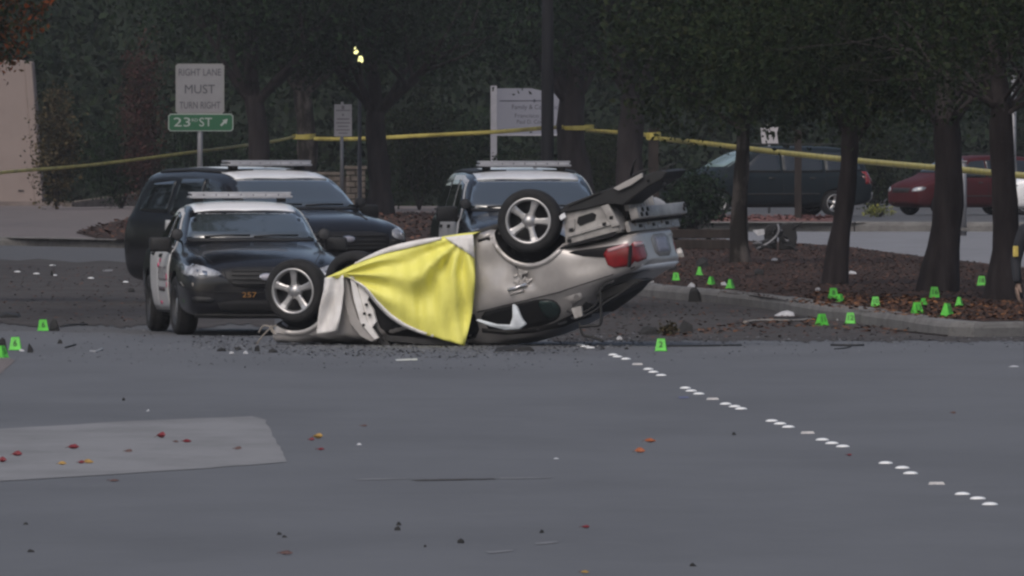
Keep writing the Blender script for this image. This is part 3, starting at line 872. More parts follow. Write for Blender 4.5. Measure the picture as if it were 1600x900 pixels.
sheet('ground', [(-500, 20), (500, 20), (500, 1500), (-500, 1500)], m_soil, z=-.03)
_rr = random.Random(15)
sheet('road', [(-70, 30), (70, 30), (70, 147.2)] + [(12 - .22 * k, 147.0 + .35 * math.sin(k * .33) + _rr.uniform(-.45, .45) + max(0, 2 - (12 - .22 * k)) * .85) for k in range(80)] + [(-9, 156), (-70, 156)], m_road, z=0.0)
sheet('side_road', [(-70, 140), (70, 140), (70, 300), (-70, 300)], m_far_road, z=-.006)

def random_in(poly, n, rng):
    P = [Vector((p[0], p[1])) for p in poly]
    x0, x1 = min(p.x for p in P), max(p.x for p in P); y0, y1 = min(p.y for p in P), max(p.y for p in P)
    out = []
    while len(out) < n:
        q = Vector((rng.uniform(x0, x1), rng.uniform(y0, y1)))
        c = False
        for i in range(len(P)):
            a, b = P[i], P[i - 1]
            if (a.y > q.y) != (b.y > q.y) and q.x < (b.x - a.x) * (q.y - a.y) / (b.y - a.y) + a.x: c = not c
        if c: out.append((q.x, q.y))
    return out

# ---- kerbs: a row of cast stones along a line of ground points
def kerb(name, line, h, w, step, back=(0, 1)):
    o = bpy.data.objects.new(name, None); COL.objects.link(o); o['kind'] = 'structure'
    L = [Vector((p.x, p.y, 0)) for p in line]
    # resample at joints
    segs = []
    pts = smooth_line(L, 6)
    acc = [0.0]
    for a, b in zip(pts, pts[1:]): acc.append(acc[-1] + (b - a).length)
    def point(d):
        for i in range(len(pts) - 1):
            if acc[i + 1] >= d: return pts[i].lerp(pts[i + 1], (d - acc[i]) / max(1e-6, acc[i + 1] - acc[i]))
        return pts[-1].copy()
    n = max(1, int(acc[-1] / step))
    rng = random.Random(3)
    for k in range(n):
        d0, d1 = acc[-1] * k / n + .012, acc[-1] * (k + 1) / n - .012
        sub = [point(d0 + (d1 - d0) * j / 4) for j in range(5)]
        bm = B(); rings = []
        dz = rng.uniform(-.008, .008)
        for j, p in enumerate(sub):
            t = (sub[min(j + 1, 4)] - sub[max(j - 1, 0)]).normalized()
            nrm = Vector((t.y, -t.x, 0))
            if nrm.dot(Vector((back[0], back[1], 0))) < 0: nrm = -nrm
            prof = [(0, -.05), (0.0, h * .6), (.022, h - .025), (.045, h), (w, h), (w, -.05)]
            rings.append([bm.verts.new(p + nrm * q[0] + Vector((0, 0, q[1] + (dz if q[1] > 0 else 0)))) for q in prof])
        for a, b in zip(rings, rings[1:]):
            for i in range(5): bm.faces.new((a[i], a[i + 1], b[i + 1], b[i]))
        bm.faces.new(rings[0]); bm.faces.new(rings[-1])
        bmesh.ops.recalc_face_normals(bm, faces=bm.faces[:])
        obj('kerb_stone', bm, m_kerb, o)
    return o

kr = [(940, 452), (1020, 465), (1165, 478.5), (1273, 496), (1346, 506), (1410, 516), (1473, 524.5), (1530, 527), (1600, 526), (1760, 524)]
kerb_line = [gp(x, y) for x, y in kr]
kerb('island_kerb', kerb_line, .165, .30, 3.0, (0, 1))
isl_front = [(940, 440), (1020, 447), (1165, 460), (1273, 476), (1346, 486), (1410, 494), (1473, 500), (1530, 502.5), (1600, 501), (1760, 500)]
isl_back = [(1760, 436), (1545, 412), (1435, 400), (1322, 385), (1246, 380), (1130, 374), (940, 374)]
island = [gp(x, y, .15) for x, y in isl_front + isl_back]
sheet('island_bed', island, m_mulch, z=.15)
_rg = random.Random(14)
px_sheet('gutter', [(860 + 6 * k, 533 + _rg.uniform(-2.4, 1.8) + 1.2 * math.sin(k * .31)) for k in range(151)] + [(1760, 523), (1600, 525), (1530, 526), (1473, 523.5), (1410, 515), (1346, 505), (1273, 495), (1165, 477.5), (1020, 464), (940, 455), (880, 470)], m_dirt, .003)
px_sheet('muddy_patch', [(-120, 408), (-60, 410), (0, 405), (30, 407), (60, 404), (120, 410), (160, 407), (230, 412), (300, 420), (420, 440)] + [(430 - 8 * k, 512 - 6 * abs(math.sin(k * .21)) + _rg.uniform(-3, 2)) for k in range(69)], m_dirt, .003)

# ---- pale concrete path behind the island, its far kerb and the car park
px_sheet('concrete_path', [(1120, 375), (1246, 383), (1322, 387), (1435, 402), (1560, 416), (1760, 442), (1760, 362), (1120, 362)], m_pale_path, .03)
fk = [gp(1090, 361.5), gp(1300, 361.5), gp(1500, 362), gp(1800, 363)]
kerb('car_park_kerb', fk, .215, .35, 3.2, (0, 1))
sheet('car_park', [(1.0, 297.5), (60, 297.5), (60, 420), (1.0, 420)], m_far_road, z=.19)
px_sheet('red_mulch_strip', [(1110, 347), (1310, 346.5), (1310, 337.5), (1110, 337.5)], ground_mat('red_bark_mulch', (0.10, 0.045, 0.042), [(2.0, (1, .5, 1), .4, .62, (.15, .07, .06), .8), (8, (1, 1, 1), .5, .66, (.05, .03, .028), .8)], rough=1.0), .205)

# ---- far pavement on the left with its kerb and planting
lk = [gp(-250, 381), gp(0, 383), (gp(200, 387)), gp(430, 391), gp(700, 396), gp(930, 400)]
kerb('pavement_kerb', lk, .16, .30, 3.2, (0, 1))
sheet('pavement', [gp(-260, 369, .15), gp(0, 371, .15), gp(200, 375, .15), gp(420, 379, .15), gp(700, 383, .15), gp(940, 387, .15), gp(940, 322, .15), gp(-260, 320, .15)], m_walk, z=.145)
bed = [gp(118, 362, .17), gp(150, 371, .17), gp(220, 375.0, .17), gp(420, 378, .17), gp(700, 382, .17), gp(1000, 386, .17), gp(1060, 372, .17), gp(1060, 332, .17), gp(400, 332, .17), gp(215, 338, .17), gp(160, 350, .17)]
sheet('planting_bed', bed, m_mulch, z=.165)

# ---- wooded bank closing the view
def bank():
    bm = B()
    nx, ny = 40, 14
    rng = random.Random(9)
    g = [[None] * (ny + 1) for _ in range(nx + 1)]
    for i in range(nx + 1):
        for j in range(ny + 1):
            x = -60 + 120 * i / nx; y = 396 + 60 * j / ny
            z = -.05 + 14 * (1 - math.exp(-j / 4.0)) + (rng.uniform(-.4, .4) if j else 0)
            g[i][j] = bm.verts.new((x, y, z))
    for i in range(nx):
        for j in range(ny):
            bm.faces.new((g[i][j], g[i + 1][j], g[i + 1][j + 1], g[i][j + 1])).smooth = True
    o = obj('hillside', bm, mat('hillside_undergrowth', (.012, .017, .011), .95, var=.5, vscale=.8, spec=.1))
    o['kind'] = 'structure'
bank()

# ---- painted and patched road marks
def ragged(pts, amp, seed, n=5):
    rng = random.Random(seed); out = []
    for i in range(len(pts)):
        a, b = Vector(pts[i]), Vector(pts[(i + 1) % len(pts)])
        for k in range(n):
            p = a.lerp(b, k / n); out.append((p.x + rng.uniform(-amp, amp), p.y + rng.uniform(-amp, amp) * .18))
    return out
px_sheet('faded_road_marking', ragged([(-90, 676), (0, 670), (200, 658), (395, 650.5), (414, 656), (426, 681), (440, 702), (448, 722), (300, 733), (0, 752), (-90, 758)], 2.2, 1), m_patch, .004)
px_sheet('concrete_apron', ragged([(-80, 590), (-80, 556), (8, 556), (24, 563), (10, 574), (-4, 588)], 1.5, 2), m_walk, .004)
px_sheet('road_crack', ragged([(640, 749.6), (700, 748.4), (770, 747.6), (776, 748.3), (720, 750.4), (650, 751.2)], 2.0, 3), m_dirt, .003)
m_scuff = ground_mat('pale_scuff', (.18, .18, .19), [(6, (1, 1, 1), .45, .6, ASPHALT, .9)])
for q in ([(555, 748.4), (636, 746.6), (640, 748), (560, 750)], [(780, 746.6), (860, 745.4), (862, 746.8), (784, 748)], [(760, 862), (800, 859), (802, 861), (764, 865)], [(836, 848), (870, 845), (872, 848), (838, 851)]):
    px_sheet('pale_scuff', ragged(q, 1.2, 4, 3), m_scuff, .003)

# ================================================================== overturned car
A_, P_, K_, RO_ = R(23), R(15.6), 1.02, R(2.0)
cf = Vector((-math.cos(P_) * math.cos(A_), math.cos(P_) * math.sin(A_), -math.sin(P_)))
_l0 = Vector((math.sin(A_), math.cos(A_), 0)); _u0 = cf.cross(_l0)
cl = (_l0 * math.cos(RO_) - _u0 * math.sin(RO_)).normalized()
cu = cf.cross(cl)
wpos = at(458, 455, 144.2) - (cf * 1.388 + cl * -.90 + cu * .28) * K_
WM = Matrix(((cf.x * K_, cl.x * K_, cu.x * K_, wpos.x), (cf.y * K_, cl.y * K_, cu.y * K_, wpos.y), (cf.z * K_, cl.z * K_, cu.z * K_, wpos.z), (0, 0, 0, 1)))
WI = WM.inverted()
def on_side(px, py, y=-.905):
    """car-space point on the car's visible flank seen at a pixel"""
    d = at(px, py, 1.0) - Vector((0, 0, H)); o = Vector((0, 0, H))
    a, b = WI @ o, WI.to_3x3() @ d
    t = (y - a.y) / b.y
    return a + b * t
def on_tail(px, py, x):
    d = at(px, py, 1.0) - Vector((0, 0, H)); o = Vector((0, 0, H))
    a, b = WI @ o, WI.to_3x3() @ d
    return a + b * ((x - a.x) / b.x)

WRECK = [(1.82, .74, .62, .74, .78, .60, .44), (1.79, .84, .58, .77, .82, .70, .54), (1.68, .885, .46, .79, .86, .78, .60), (1.42, .90, .26, .81, .89, .80, .61), (1.20, .905, .24, .85, .95, .80, .62),
         (.95, .91, .23, .93, 1.02, .81, .64), (.62, .91, .22, .99, 1.18, .80, .64), (.22, .91, .22, 1.02, 1.36, .79, .62), (-.25, .91, .22, 1.04, 1.44, .79, .61), (-.80, .91, .23, 1.07, 1.47, .79, .60),
         (-1.20, .91, .25, 1.09, 1.43, .82, .63), (-1.52, .905, .40, 1.10, 1.37, .84, .68), (-1.74, .90, .66, 1.10, 1.29, .85, .71), (-1.98, .89, .675, 1.095, 1.19, .83, .68), (-2.24, .885, .68, 1.085, 1.12, .78, .60), (-2.38, .86, .685, 1.07, 1.095, .76, .58), (-2.44, .80, .70, 1.04, 1.055, .70, .54), (-2.455, .62, .74, .98, 1.00, .56, .42)]

def wreck_deform(co):
    co = co.astype(np.float64)
    x, y, z = co[:, 0].copy(), co[:, 1].copy(), co[:, 2].copy()
    near = y < -.3
    dent = .075 * np.exp(-(((x + 1.15) / .13) ** 2 + ((z - .84) / .12) ** 2)) + .05 * np.exp(-(((x + .80) / .35) ** 2 + ((z - .62) / .18) ** 2)) + .03 * np.exp(-(((x + 1.9) / .22) ** 2 + ((z - .9) / .12) ** 2))
    wob = .010 * np.sin(x * 7.3 + z * 5.1) + .008 * np.sin(x * 13.1 - z * 9.7) + .03 * np.sin(x * 31 + z * 23) * np.exp(-(((x + 1.14) / .14) ** 2 + ((z - .86) / .14) ** 2))
    co[:, 1] += np.where(near, dent + wob * .6, 0)
    # far tail corner pushed in
    co[:, 0] += .42 * np.clip((y - .30) / .5, 0, 1) * np.clip((-x - 1.85) / .5, 0, 1)
    # crumpled nose
    f = np.clip((x - 1.5) / .8, 0, 1)
    co[:, 2] += f * (.03 * np.sin(y * 9 + x * 5))
    W = np.array(WM)
    w = co @ W[:3, :3].T + W[:3, 3]
    low = w[:, 2] < .10
    w[:, 2] = np.where(low, .015 + .085 * np.clip(w[:, 2] / .10, 0, 1) ** 1 + .01 * (1 + np.sin(co[:, 0] * 17 + co[:, 1] * 11)), w[:, 2])
    Wi = np.array(WI)
    return w @ Wi[:3, :3].T + Wi[:3, 3]

def wrecked_car():
    t = thing('overturned_car', 'champagne saloon lying upside down on its roof, tail raised, half under yellow tarp', 'wrecked car')
    t.matrix_world = WM
    S = Shell('body', WRECK, m_silver, t, [(1.388, .28, .42, .58), (-1.388, .30, .425, .58)], deform=wreck_deform)
    P = lambda *q: [(on_side(*p).x, on_side(*p).z) for p in q]
    # windows and openings
    S.patch('rear_door_window', P((742, 490), (800, 476), (842, 467), (862, 470), (868, 484), (858, 500), (835, 510), (790, 518), (755, 522)), 'right', m_dark, off=.004, rnd=1)
    gl = S.patch('broken_glass', P((836, 470), (856, 470), (866, 480), (862, 494), (846, 502), (838, 490)), 'right', mat('green_tinted_glass', (.014, .030, .028), .12, spec=.8), off=.012, thick=.01, rnd=1)
    S.patch('front_door_opening', P((566, 440), (590, 440), (660, 450), (736, 470), (738, 528), (700, 534), (640, 534), (600, 530)), 'right', m_dark, off=.004, rnd=1)
    S.patch('quarter_glass', P((874, 466), (902, 458), (905, 466), (884, 482)), 'right', m_silver, off=.002)
    S.patch('windshield', [(-.66, 1.10), (.66, 1.10), (.52, 1.34), (-.52, 1.34)], 'front', m_dark, off=.004)
    S.patch('rear_window', [(-.56, 1.16), (.56, 1.16), (.46, 1.36), (-.46, 1.36)], 'rear', m_dark, off=.004)
    # curtain airbag hanging in the rear window
    b = B()
    for ring in ([(806, 474), (812, 478), (820, 497), (827, 506), (816, 514), (794, 515), (770, 509), (748, 500), (752, 498), (780, 506), (802, 507), (806, 496)],):
        pts = [on_side(x, y, -.83) for x, y in ring]
        prism(b, pts, (0, .05, 0))
    bmesh.ops.bevel(b, geom=b.edges[:], offset=.008, segments=1, affect='EDGES')
    for v in b.verts: v.co.y -= .10
    obj('curtain_airbag', b, m_airbag, t, True)
    # seams, rails, handle
    S.ribbon('door_seam', P((766, 372), (784, 394), (803, 415), (812, 432), (815, 450)), 'right', .018, m_dark_trim, off=.004)
    S.ribbon('belt_line', P((742, 488), (800, 474), (870, 457), (955, 429)), 'right', .009, m_dark_trim, off=.004)
    S.ribbon('roof_rail', P((742, 517), (775, 521), (815, 518), (850, 510), (880, 496), (905, 476)), 'right', .045, m_dark_trim, off=.010, thick=.02)
    S.ribbon('sill', P((742, 372), (760, 366), (776, 360)), 'right', .05, m_silver, off=.018, thick=.03)
    o = S.ribbon('sill_slot', P((744, 377), (757, 373), (763, 374)), 'right', .03, m_dark, off=.006)
    S.ribbon('door_handle', P((793, 454), (806, 450), (821, 446)), 'right', .030, m_chrome, off=.045, thick=.03)
    S.ribbon('door_handle', P((797, 459), (808, 457), (817, 454)), 'right', .022, m_silver, off=.03, thick=.03)
    # crumpled metal above the handle
    rng = random.Random(5); b = B()
    for k in range(9):
        px, py = rng.uniform(798, 824), rng.uniform(424, 446)
        c = on_side(px, py); c.y = -.905 + .055
        r = bmesh.ops.create_icosphere(b, subdivisions=1, radius=.035, matrix=Matrix.Translation(c) @ Matrix.Rotation(rng.uniform(0, 3), 4, 'Y') @ Matrix.Diagonal((1.9, .45, .6, 1)))
    obj('crumpled_edge', b, m_bare, t)
    arc = [(-1.388 + .452 * math.cos(a), .30 + .452 * math.sin(a)) for a in [R(12 + 10 * k) for k in range(17)]]
    S.ribbon('wheel_arch_lip', arc, 'right', .05, m_silver, off=.012, thick=.02)
    arc = [(1.388 + .445 * math.cos(a), .28 + .445 * math.sin(a)) for a in [R(10 + 10 * k) for k in range(17)]]
    S.ribbon('wheel_arch_lip', arc, 'right', .05, m_silver, off=.012, thick=.02)
    # lamps
    for ax, s in (('right', -1), ('left', 1)):
        o = S.patch('tail_light', [(-2.10, .80), (-2.41, .80), (-2.40, 1.04), (-2.13, 1.00)], ax, m_red_lens, off=.014, thick=.02, pitch=.04, rnd=1)
        S.patch('lamp_strip', [(-2.16, .805), (-2.39, .805), (-2.39, .835), (-2.17, .835)], ax, m_clear_lens, off=.02, thick=.004, pitch=.05, parent=o)
        if s > 0: continue
        o = S.patch('tail_light', [(s * .84, .80), (s * .58, .81), (s * .57, .99), (s * .84, 1.02)], 'rear', m_red_lens, off=.014, thick=.02, pitch=.04, rnd=1)
        S.patch('lamp_strip', [(s * .80, .805), (s * .60, .815), (s * .60, .86), (s * .80, .85)], 'rear', m_clear_lens, off=.02, thick=.004, pitch=.05, parent=o)
    S.ribbon('lid_seam', [(-.855, .72), (-.855, .80), (-.85, .95), (-.80, 1.06)], 'rear', .02, m_dark, off=.006)
    b = B(); prism(b, [on_side(x, y, -.90) for x, y in ((982.5, 384), (985.5, 383), (983, 418), (980, 418))], (0, .05, 0)); obj('lamp_gap', b, m_dark, t)
    S.ribbon('lid_lip', [(-.70, 1.065), (-.3, 1.075), (.3, 1.075), (.70, 1.065)], 'rear', .035, m_white, off=.012, thick=.02)
    o = S.patch('plate_recess', [(-.34, .745), (.14, .745), (.12, .985), (-.32, .985)], 'rear', m_bare, off=.006, rnd=1)
    S.patch('number_plate', [(-.25, .785), (.05, .785), (.05, .94), (-.25, .94)], 'rear', m_plate, off=.014, parent=o)
    # rear structure laid bare by the missing bumper
    b = B(); prism(b, [(x, -.84, z) for x, z in ((-1.70, .650), (-1.775, .315), (-2.18, .300), (-2.26, .36), (-2.33, .48), (-2.36, .665))], (0, 1.62, 0)); bmesh.ops.bevel(b, geom=b.edges[:], offset=.02, segments=2, affect='EDGES')
    rs = obj('rear_structure', b, m_bare, t, True); rs.data.set_sharp_from_angle(angle=R(40))
    def slab(name, ring, y0, dy, m, par=None, bev=.006):
        b = B(); prism(b, [on_side(x, y, y0) for x, y in ring], (0, dy, 0))
        if bev: bmesh.ops.bevel(b, geom=b.edges[:], offset=bev, segments=1, affect='EDGES')
        if par is None: par = t
        return obj(name, b, m, par)
    slab('vent_opening', [(903, 339), (925, 332), (931, 335), (929, 344), (906, 353), (901, 348)], -.852, .02, m_dark, rs, .002)
    slab('pressed_rib', [(884, 366), (960, 345), (962, 350), (886, 372)], -.862, .03, m_bare, rs)
    slab('pressed_rib', [(884, 345), (898, 341), (898, 358), (887, 361)], -.858, .03, m_bare, rs)
    slab('pressed_rib', [(938, 322), (950, 318), (968, 352), (956, 356)], -.865, .03, m_bare, rs)
    for x, y in ((889, 376), (892, 359), (944, 350), (955, 340)): slab('hole', [(x - 3, y - 2), (x + 3, y - 3), (x + 3, y + 3), (x - 3, y + 3)], -.868, .01, m_dark, rs, 0)
    slab('torn_corner', [(873, 338), (881, 332), (884, 340), (876, 345)], -.90, .03, m_white)
    slab('dark_gap', [(872, 389.5), (880, 384), (958, 362), (962, 367), (956, 371)], -.885, .06, m_dark)
    # crash bar across the tail
    b = B(); box(b, (-2.50, -.06, .515), (.10, 1.36, .125), bev=.012)
    cb = obj('crash_bar', b, m_bare, t, True)
    for y, z in ((-.66, .54), (-.60, .49), (-.52, .54), (-.46, .49), (.54, .53), (.58, .49)):
        b = B(); lathe_y(b, [(.001, 0), (.024, 0), (.024, .01), (.001, .01)], 12); bmesh.ops.rotate(b, verts=b.verts[:], cent=(0, 0, 0), matrix=Matrix.Rotation(R(90), 3, 'Z')); bmesh.ops.translate(b, verts=b.verts[:], vec=(-2.552, y, z)); obj('bolt_hole', b, m_dark, cb)
    b = B(); box(b, (-2.40, -.26, .395), (.06, .74, .13), bev=.01)
    sb = obj('slotted_bracket', b, m_bare, t)
    for k in range(8):
        b = B(); box(b, (-2.437, -.56 + .085 * k, .395), (.016, .028, .10), bev=.004); obj('rib', b, m_bare, sb)
    b = B(); box(b, (-2.385, -.02, .63), (.05, 1.40, .115), bev=.01)
    rp = obj('rear_panel', b, m_bare, t)
    for k in range(9):
        b = B(); yy = -.55 + .125 * k; box(b, (-2.416, yy, .615 + .02 * ((k * 7) % 3)), (.014, .05 + .02 * (k % 2), .034), bev=.004); obj('clip', b, (m_debris_tan, m_dark_trim, m_debris_pale)[k % 3], rp)
    b = B(); box(b, (-2.43, .02, .585), (.05, 1.30, .03)); obj('dark_strip', b, m_dark, t)
    # torn undertray and bumper skin sticking up behind
    ut = slab('torn_undertray', [(871, 334), (882, 321), (905, 312), (932, 302), (946, 296), (962, 291), (1000, 276), (1030, 266), (1043, 268), (1034, 280), (1012, 292), (990, 308), (972, 321), (950, 318), (910, 328)], -.88, .55, m_plastic, None, .01)
    slab('bumper_skin', [(958, 294), (976, 284), (1003, 270), (1004, 277), (985, 290), (966, 298)], -.92, .03, m_silver, ut, .004)
    slab('pale_edge', [(886, 319), (920, 306), (938, 299), (939, 301), (920, 309), (888, 322)], -.90, .02, m_dark_trim, ut, .002)
    for k in range(16):
        x, y = 985 + rng.uniform(0, 55), 285 - rng.uniform(-14, 18)
        a = on_side(x, y, rng.uniform(-.9, -.3)); e = a + Vector((rng.uniform(-.35, -.02), rng.uniform(-.1, .1), rng.uniform(-.16, .10)))
        b = B(); tube(b, [a, a.lerp(e, .5) + Vector((0, 0, rng.uniform(-.04, .04))), e], [.016, .012, .006], 5); obj('torn_strip', b, m_plastic, ut)
    for dy in (-.6, .15):
        b = B(); prism(b, [on_side(x, y, dy) for x, y in ((948, 322), (968, 316), (982, 330), (978, 345), (960, 340))], (0, .2, 0)); obj('bracket', b, m_dark_trim, t)
    # dark underside, exhaust
    b = B(); box(b, (-.15, 0, .235), (2.2, 1.5, .06), bev=.02); obj('underbody', b, m_dark_trim, t)
    b = B(); tube(b, [(.9, .1, .19), (0, .12, .18), (-.9, .1, .19), (-1.5, .2, .30), (-2.1, .5, .34)], .035, 8); obj('exhaust_pipe', b, m_steel, t)
    b = B(); tube(b, [(-1.388, -.7, .28), (-1.388, .7, .28)], .045, 8); tube(b, [(1.388, -.7, .28), (1.388, .7, .28)], .04, 8); obj('axle', b, m_dark_trim, t)
    # fender edge and torn door frame beside the tarp
    slab('bent_door_edge', [(532, 429), (541, 430), (549, 468), (560, 499), (580, 521), (590, 531), (580, 534), (563, 526), (546, 505), (537, 470)], -.955, .10, m_silver, None, .008)
    slab('door_inner_skin', [(546, 430), (553, 433), (563, 466), (573, 501), (591, 528), (585, 531), (563, 505), (553, 470)], -.985, .05, m_lining, None, .004)
    d = slab('door_inner_panel', [(559, 441), (566, 446), (577, 463), (574, 470), (583, 484), (588, 503), (580, 513), (570, 493), (560, 462)], -.965, .04, m_lining, None, .004)
    for x, y in ((569, 490), (577, 492), (568, 508), (572, 476)): slab('hole', [(x - 2, y - 2), (x + 2, y - 2), (x + 2, y + 2), (x - 2, y + 2)], -.99, .01, m_dark, d, 0)
    slab('door_seal', [(551, 430), (556, 434), (567, 470), (578, 500), (592, 520), (600, 533), (594, 534), (574, 508), (560, 472)], -.95, .03, m_dark, None, 0)
    slab('fallen_trim', [(584, 520), (600, 528), (612, 542), (606, 546), (590, 534)], -.93, .08, m_dark_trim, None, .004)
    slab('sunken_sill', [(600, 524), (660, 528), (730, 534), (730, 541), (660, 538), (604, 533)], -.93, .05, m_dark_trim, None, .004)
    # cables and hinge arms hanging from the open boot
    for ring, r in (([(938, 450), (939, 478), (938, 506), (922, 509), (905, 511)], .016), ([(905, 505), (911, 523), (926, 527), (942, 533)], .014), ([(995, 440), (970, 458), (947, 472), (925, 488), (904, 497)], .012), ([(886, 486), (905, 490), (926, 480), (940, 462)], .012), ([(960, 440), (944, 446), (934, 462)], .018)):
        b = B(); tube(b, smooth_line([on_side(x, y, -.80) for x, y in ring], 5), r, 6); obj('hanging_cable', b, m_plastic, t)
    slab('parcel_shelf', [(930, 462), (955, 447), (990, 436), (1006, 438), (985, 450), (950, 466), (935, 474)], -.7, .35, m_dark_trim, None, .01)
    slab('torn_lining', [(892, 482), (908, 478), (910, 494), (898, 498)], -.82, .04, m_bare, None, .004)
    # wheels
    S_ = dict(Rt=.335, Rr=.238, w=.225)
    add_wheel(t, 1.388, -.80, .28, style='spoke', spin=.35, turn=0.02, **S_)
    add_wheel(t, -1.388, -.82, .285, style='spoke', spin=.0, turn=R(-11), **S_)
    add_wheel(t, 1.388, .80, .26, style='spoke', spin=1.0, **S_)
    add_wheel(t, -1.388, .80, .44, style='spoke', spin=.6, **S_)
    # front end: only the radiator support is left
    b = B(); box(b, (1.66, .05, .52), (.10, 1.1, .30), bev=.02); obj('radiator_support', b, m_dark_trim, t)
    for ring, r in (([(404, 520), (412, 509), (424, 512), (428, 520)], .010), ([(400, 545), (404, 533), (420, 515), (432, 508)], .008), ([(424, 508), (424, 516), (430, 522)], .012)):
        b = B(); tube(b, smooth_line([on_side(x, y, -.85) for x, y in ring], 5), r, 6); obj('torn_wire', b, m_debris_tan, t)
    return t

# ================================================================== tarp
def poly_at(curve, u):
    n = len(curve) - 1
    a = min(int(u * n), n - 1); f = u * n - a
    return (curve[a][0] + (curve[a + 1][0] - curve[a][0]) * f, curve[a][1] + (curve[a + 1][1] - curve[a][1]) * f)

def tarp():
    top = [(v.x, v.y) for v in smooth_line([Vector(p + (0,)) for p in ((510, 433), (530, 424), (560, 410), (600, 394), (640, 383), (680, 374), (710, 369), (739, 366))], 6)]
    bot = [(v.x, v.y) for v in smooth_line([Vector(p + (0,)) for p in ((513, 437), (541, 434), (550, 438), (567, 450), (590, 478), (617, 502), (655, 520), (726, 540))], 6)]
    NU, NV = 70, 44
    def surf(u, v, extra=0.0):
        a, c = poly_at(top, u), poly_at(bot, u)
        px, py = a[0] + (c[0] - a[0]) * v, a[1] + (c[1] - a[1]) * v
        px += 9 * math.sin(math.pi * min(1, max(0, v))) * u ** 6
        py += 10 * math.sin(math.pi * min(1, max(0, v))) * math.sin(math.pi * u) * .5
        d1 = math.hypot(px - 722, py - 372); a1 = math.atan2(py - 372, 722 - px)
        d2 = math.hypot(px - 535, py - 428); a2 = math.atan2(py - 428, px - 535)
        w1 = min(1, d1 / 50) * math.exp(-d1 / 190)
        w2 = min(1, d2 / 40) * math.exp(-d2 / 120)
        off = .07 + .075 * w1 * math.sin(a1 * 10.5 + .4 * math.sin(d1 / 30)) + .055 * w2 * math.sin(a2 * 13 + 1.0)
        off += .055 * math.sin(math.pi * min(1, max(0, v)) ** .8) * math.sin(math.pi * u) + .02 * math.sin(px * .045 + py * .07)
        off += .03 * u ** 3 * math.sin(px * .28 - py * .02)
        off *= (.35 + .65 * min(1, max(0, v) * 5))
        p = WM @ on_side(px, py, -.925 - max(off, -.01) - extra)
        return p
    bm = B(); g = []
    for i in range(NU + 1):
        u = i / NU; row = []
        p0 = surf(u, 0)
        back = WM.to_3x3() @ Vector((0, 1, 0))
        row.append(bm.verts.new(p0 + back * .42 + Vector((0, 0, .015))))
        row.append(bm.verts.new(p0 + back * .16 + Vector((0, 0, .02))))
        for j in range(NV + 1): row.append(bm.verts.new(surf(u, j / NV)))
        g.append(row)
    for i in range(NU):
        for j in range(NV + 2):
            bm.faces.new((g[i][j], g[i + 1][j], g[i + 1][j + 1], g[i][j + 1])).smooth = True
    bmesh.ops.recalc_face_normals(bm, faces=bm.faces[:])
    o = obj('tarp', bm, [m_yellow, m_lining])
    tag(o, 'yellow tarp with white lining draped over the overturned car', 'tarp')
    md = o.modifiers.new('t', 'SOLIDIFY'); md.thickness = .006; md.offset = -1
    def strip(name, f, n, m=m_lining):
        b = B(); rr = []
        for i in range(n + 1):
            rr.append([b.verts.new(q) for q in f(i / n)])
        for a, c in zip(rr, rr[1:]):
            for k in range(len(a) - 1): b.faces.new((a[k], c[k], c[k + 1], a[k + 1])).smooth = True
        q = obj(name, b, m, o)
        q.modifiers.new('t', 'SOLIDIFY').thickness = .004
        return q
    # turned-over hems where the lining shows
    strip('turned_hem', lambda s: [surf(.26 + .5 * s, 0.0, .02) + Vector((0, 0, .028 * math.sin(math.pi * s) + .012)), surf(.26 + .5 * s, .012 + .03 * math.sin(math.pi * s), .014)], 24)
    strip('turned_hem', lambda s: [surf(.10 + .80 * s, 1.005, .014), surf(.10 + .80 * s, 1.0 - (.10 * (1 - s) + .02), .014)], 30)
    def corner(s):
        u = .78 + .22 * s
        return [surf(u, vv * s ** 1.1 * .22, .018) for vv in (0, .25, .5, .75, 1)]
    strip('turned_corner', corner, 14)
    def flap(s):
        L = [(507, 434), (505, 455), (499, 480), (496, 505), (495, 522)]; Rr = [(536, 430), (537, 455), (534, 480), (531, 500), (528, 517)]
        a, c = poly_at(L, s), poly_at(Rr, s)
        out = []
        for k in range(9):
            f = k / 8
            out.append(WM @ on_side(a[0] + (c[0] - a[0]) * f, a[1] + (c[1] - a[1]) * f, -1.0 - .035 * math.sin(f * 7 + s * 2.5) - .03 * math.sin(s * 6 + f * 3) * s))
        return out
    strip('hanging_flap', flap, 22)
    return o

# ================================================================== trees
def leaf_mesh(name, C, per, spread, size, seed, flat=0.0):
    """many leaf-sized faces in clumps round the centres C"""
    rng = np.random.default_rng(seed)
    C = np.asarray(C, dtype=np.float64)
    n = len(C) * per
    sp = np.asarray(spread) * np.ones(3)
    rad = rng.random((len(C), 1)) * .8 + .6
    c = np.repeat(C, per, axis=0) + rng.normal(size=(n, 3)) * sp * np.repeat(rad, per, axis=0)
    a = rng.normal(size=(n, 3)); a[:, 2] -= .35; a /= np.linalg.norm(a, axis=1, keepdims=True)
    r = rng.normal(size=(n, 3)); b = np.cross(a, r); b /= np.linalg.norm(b, axis=1, keepdims=True)
    L = size * (rng.random((n, 1)) * .7 + .65); W = L * (rng.random((n, 1)) * .25 + .42)
    nn = np.cross(a, b) * L * .12
    V = np.stack([c - a * L / 2, c + b * W / 2 + nn, c + a * L / 2, c - b * W / 2 + nn], axis=1).reshape(-1, 3)
    Q = np.arange(n * 4).reshape(-1, 4)
    return mesh_np(name, V, Q)

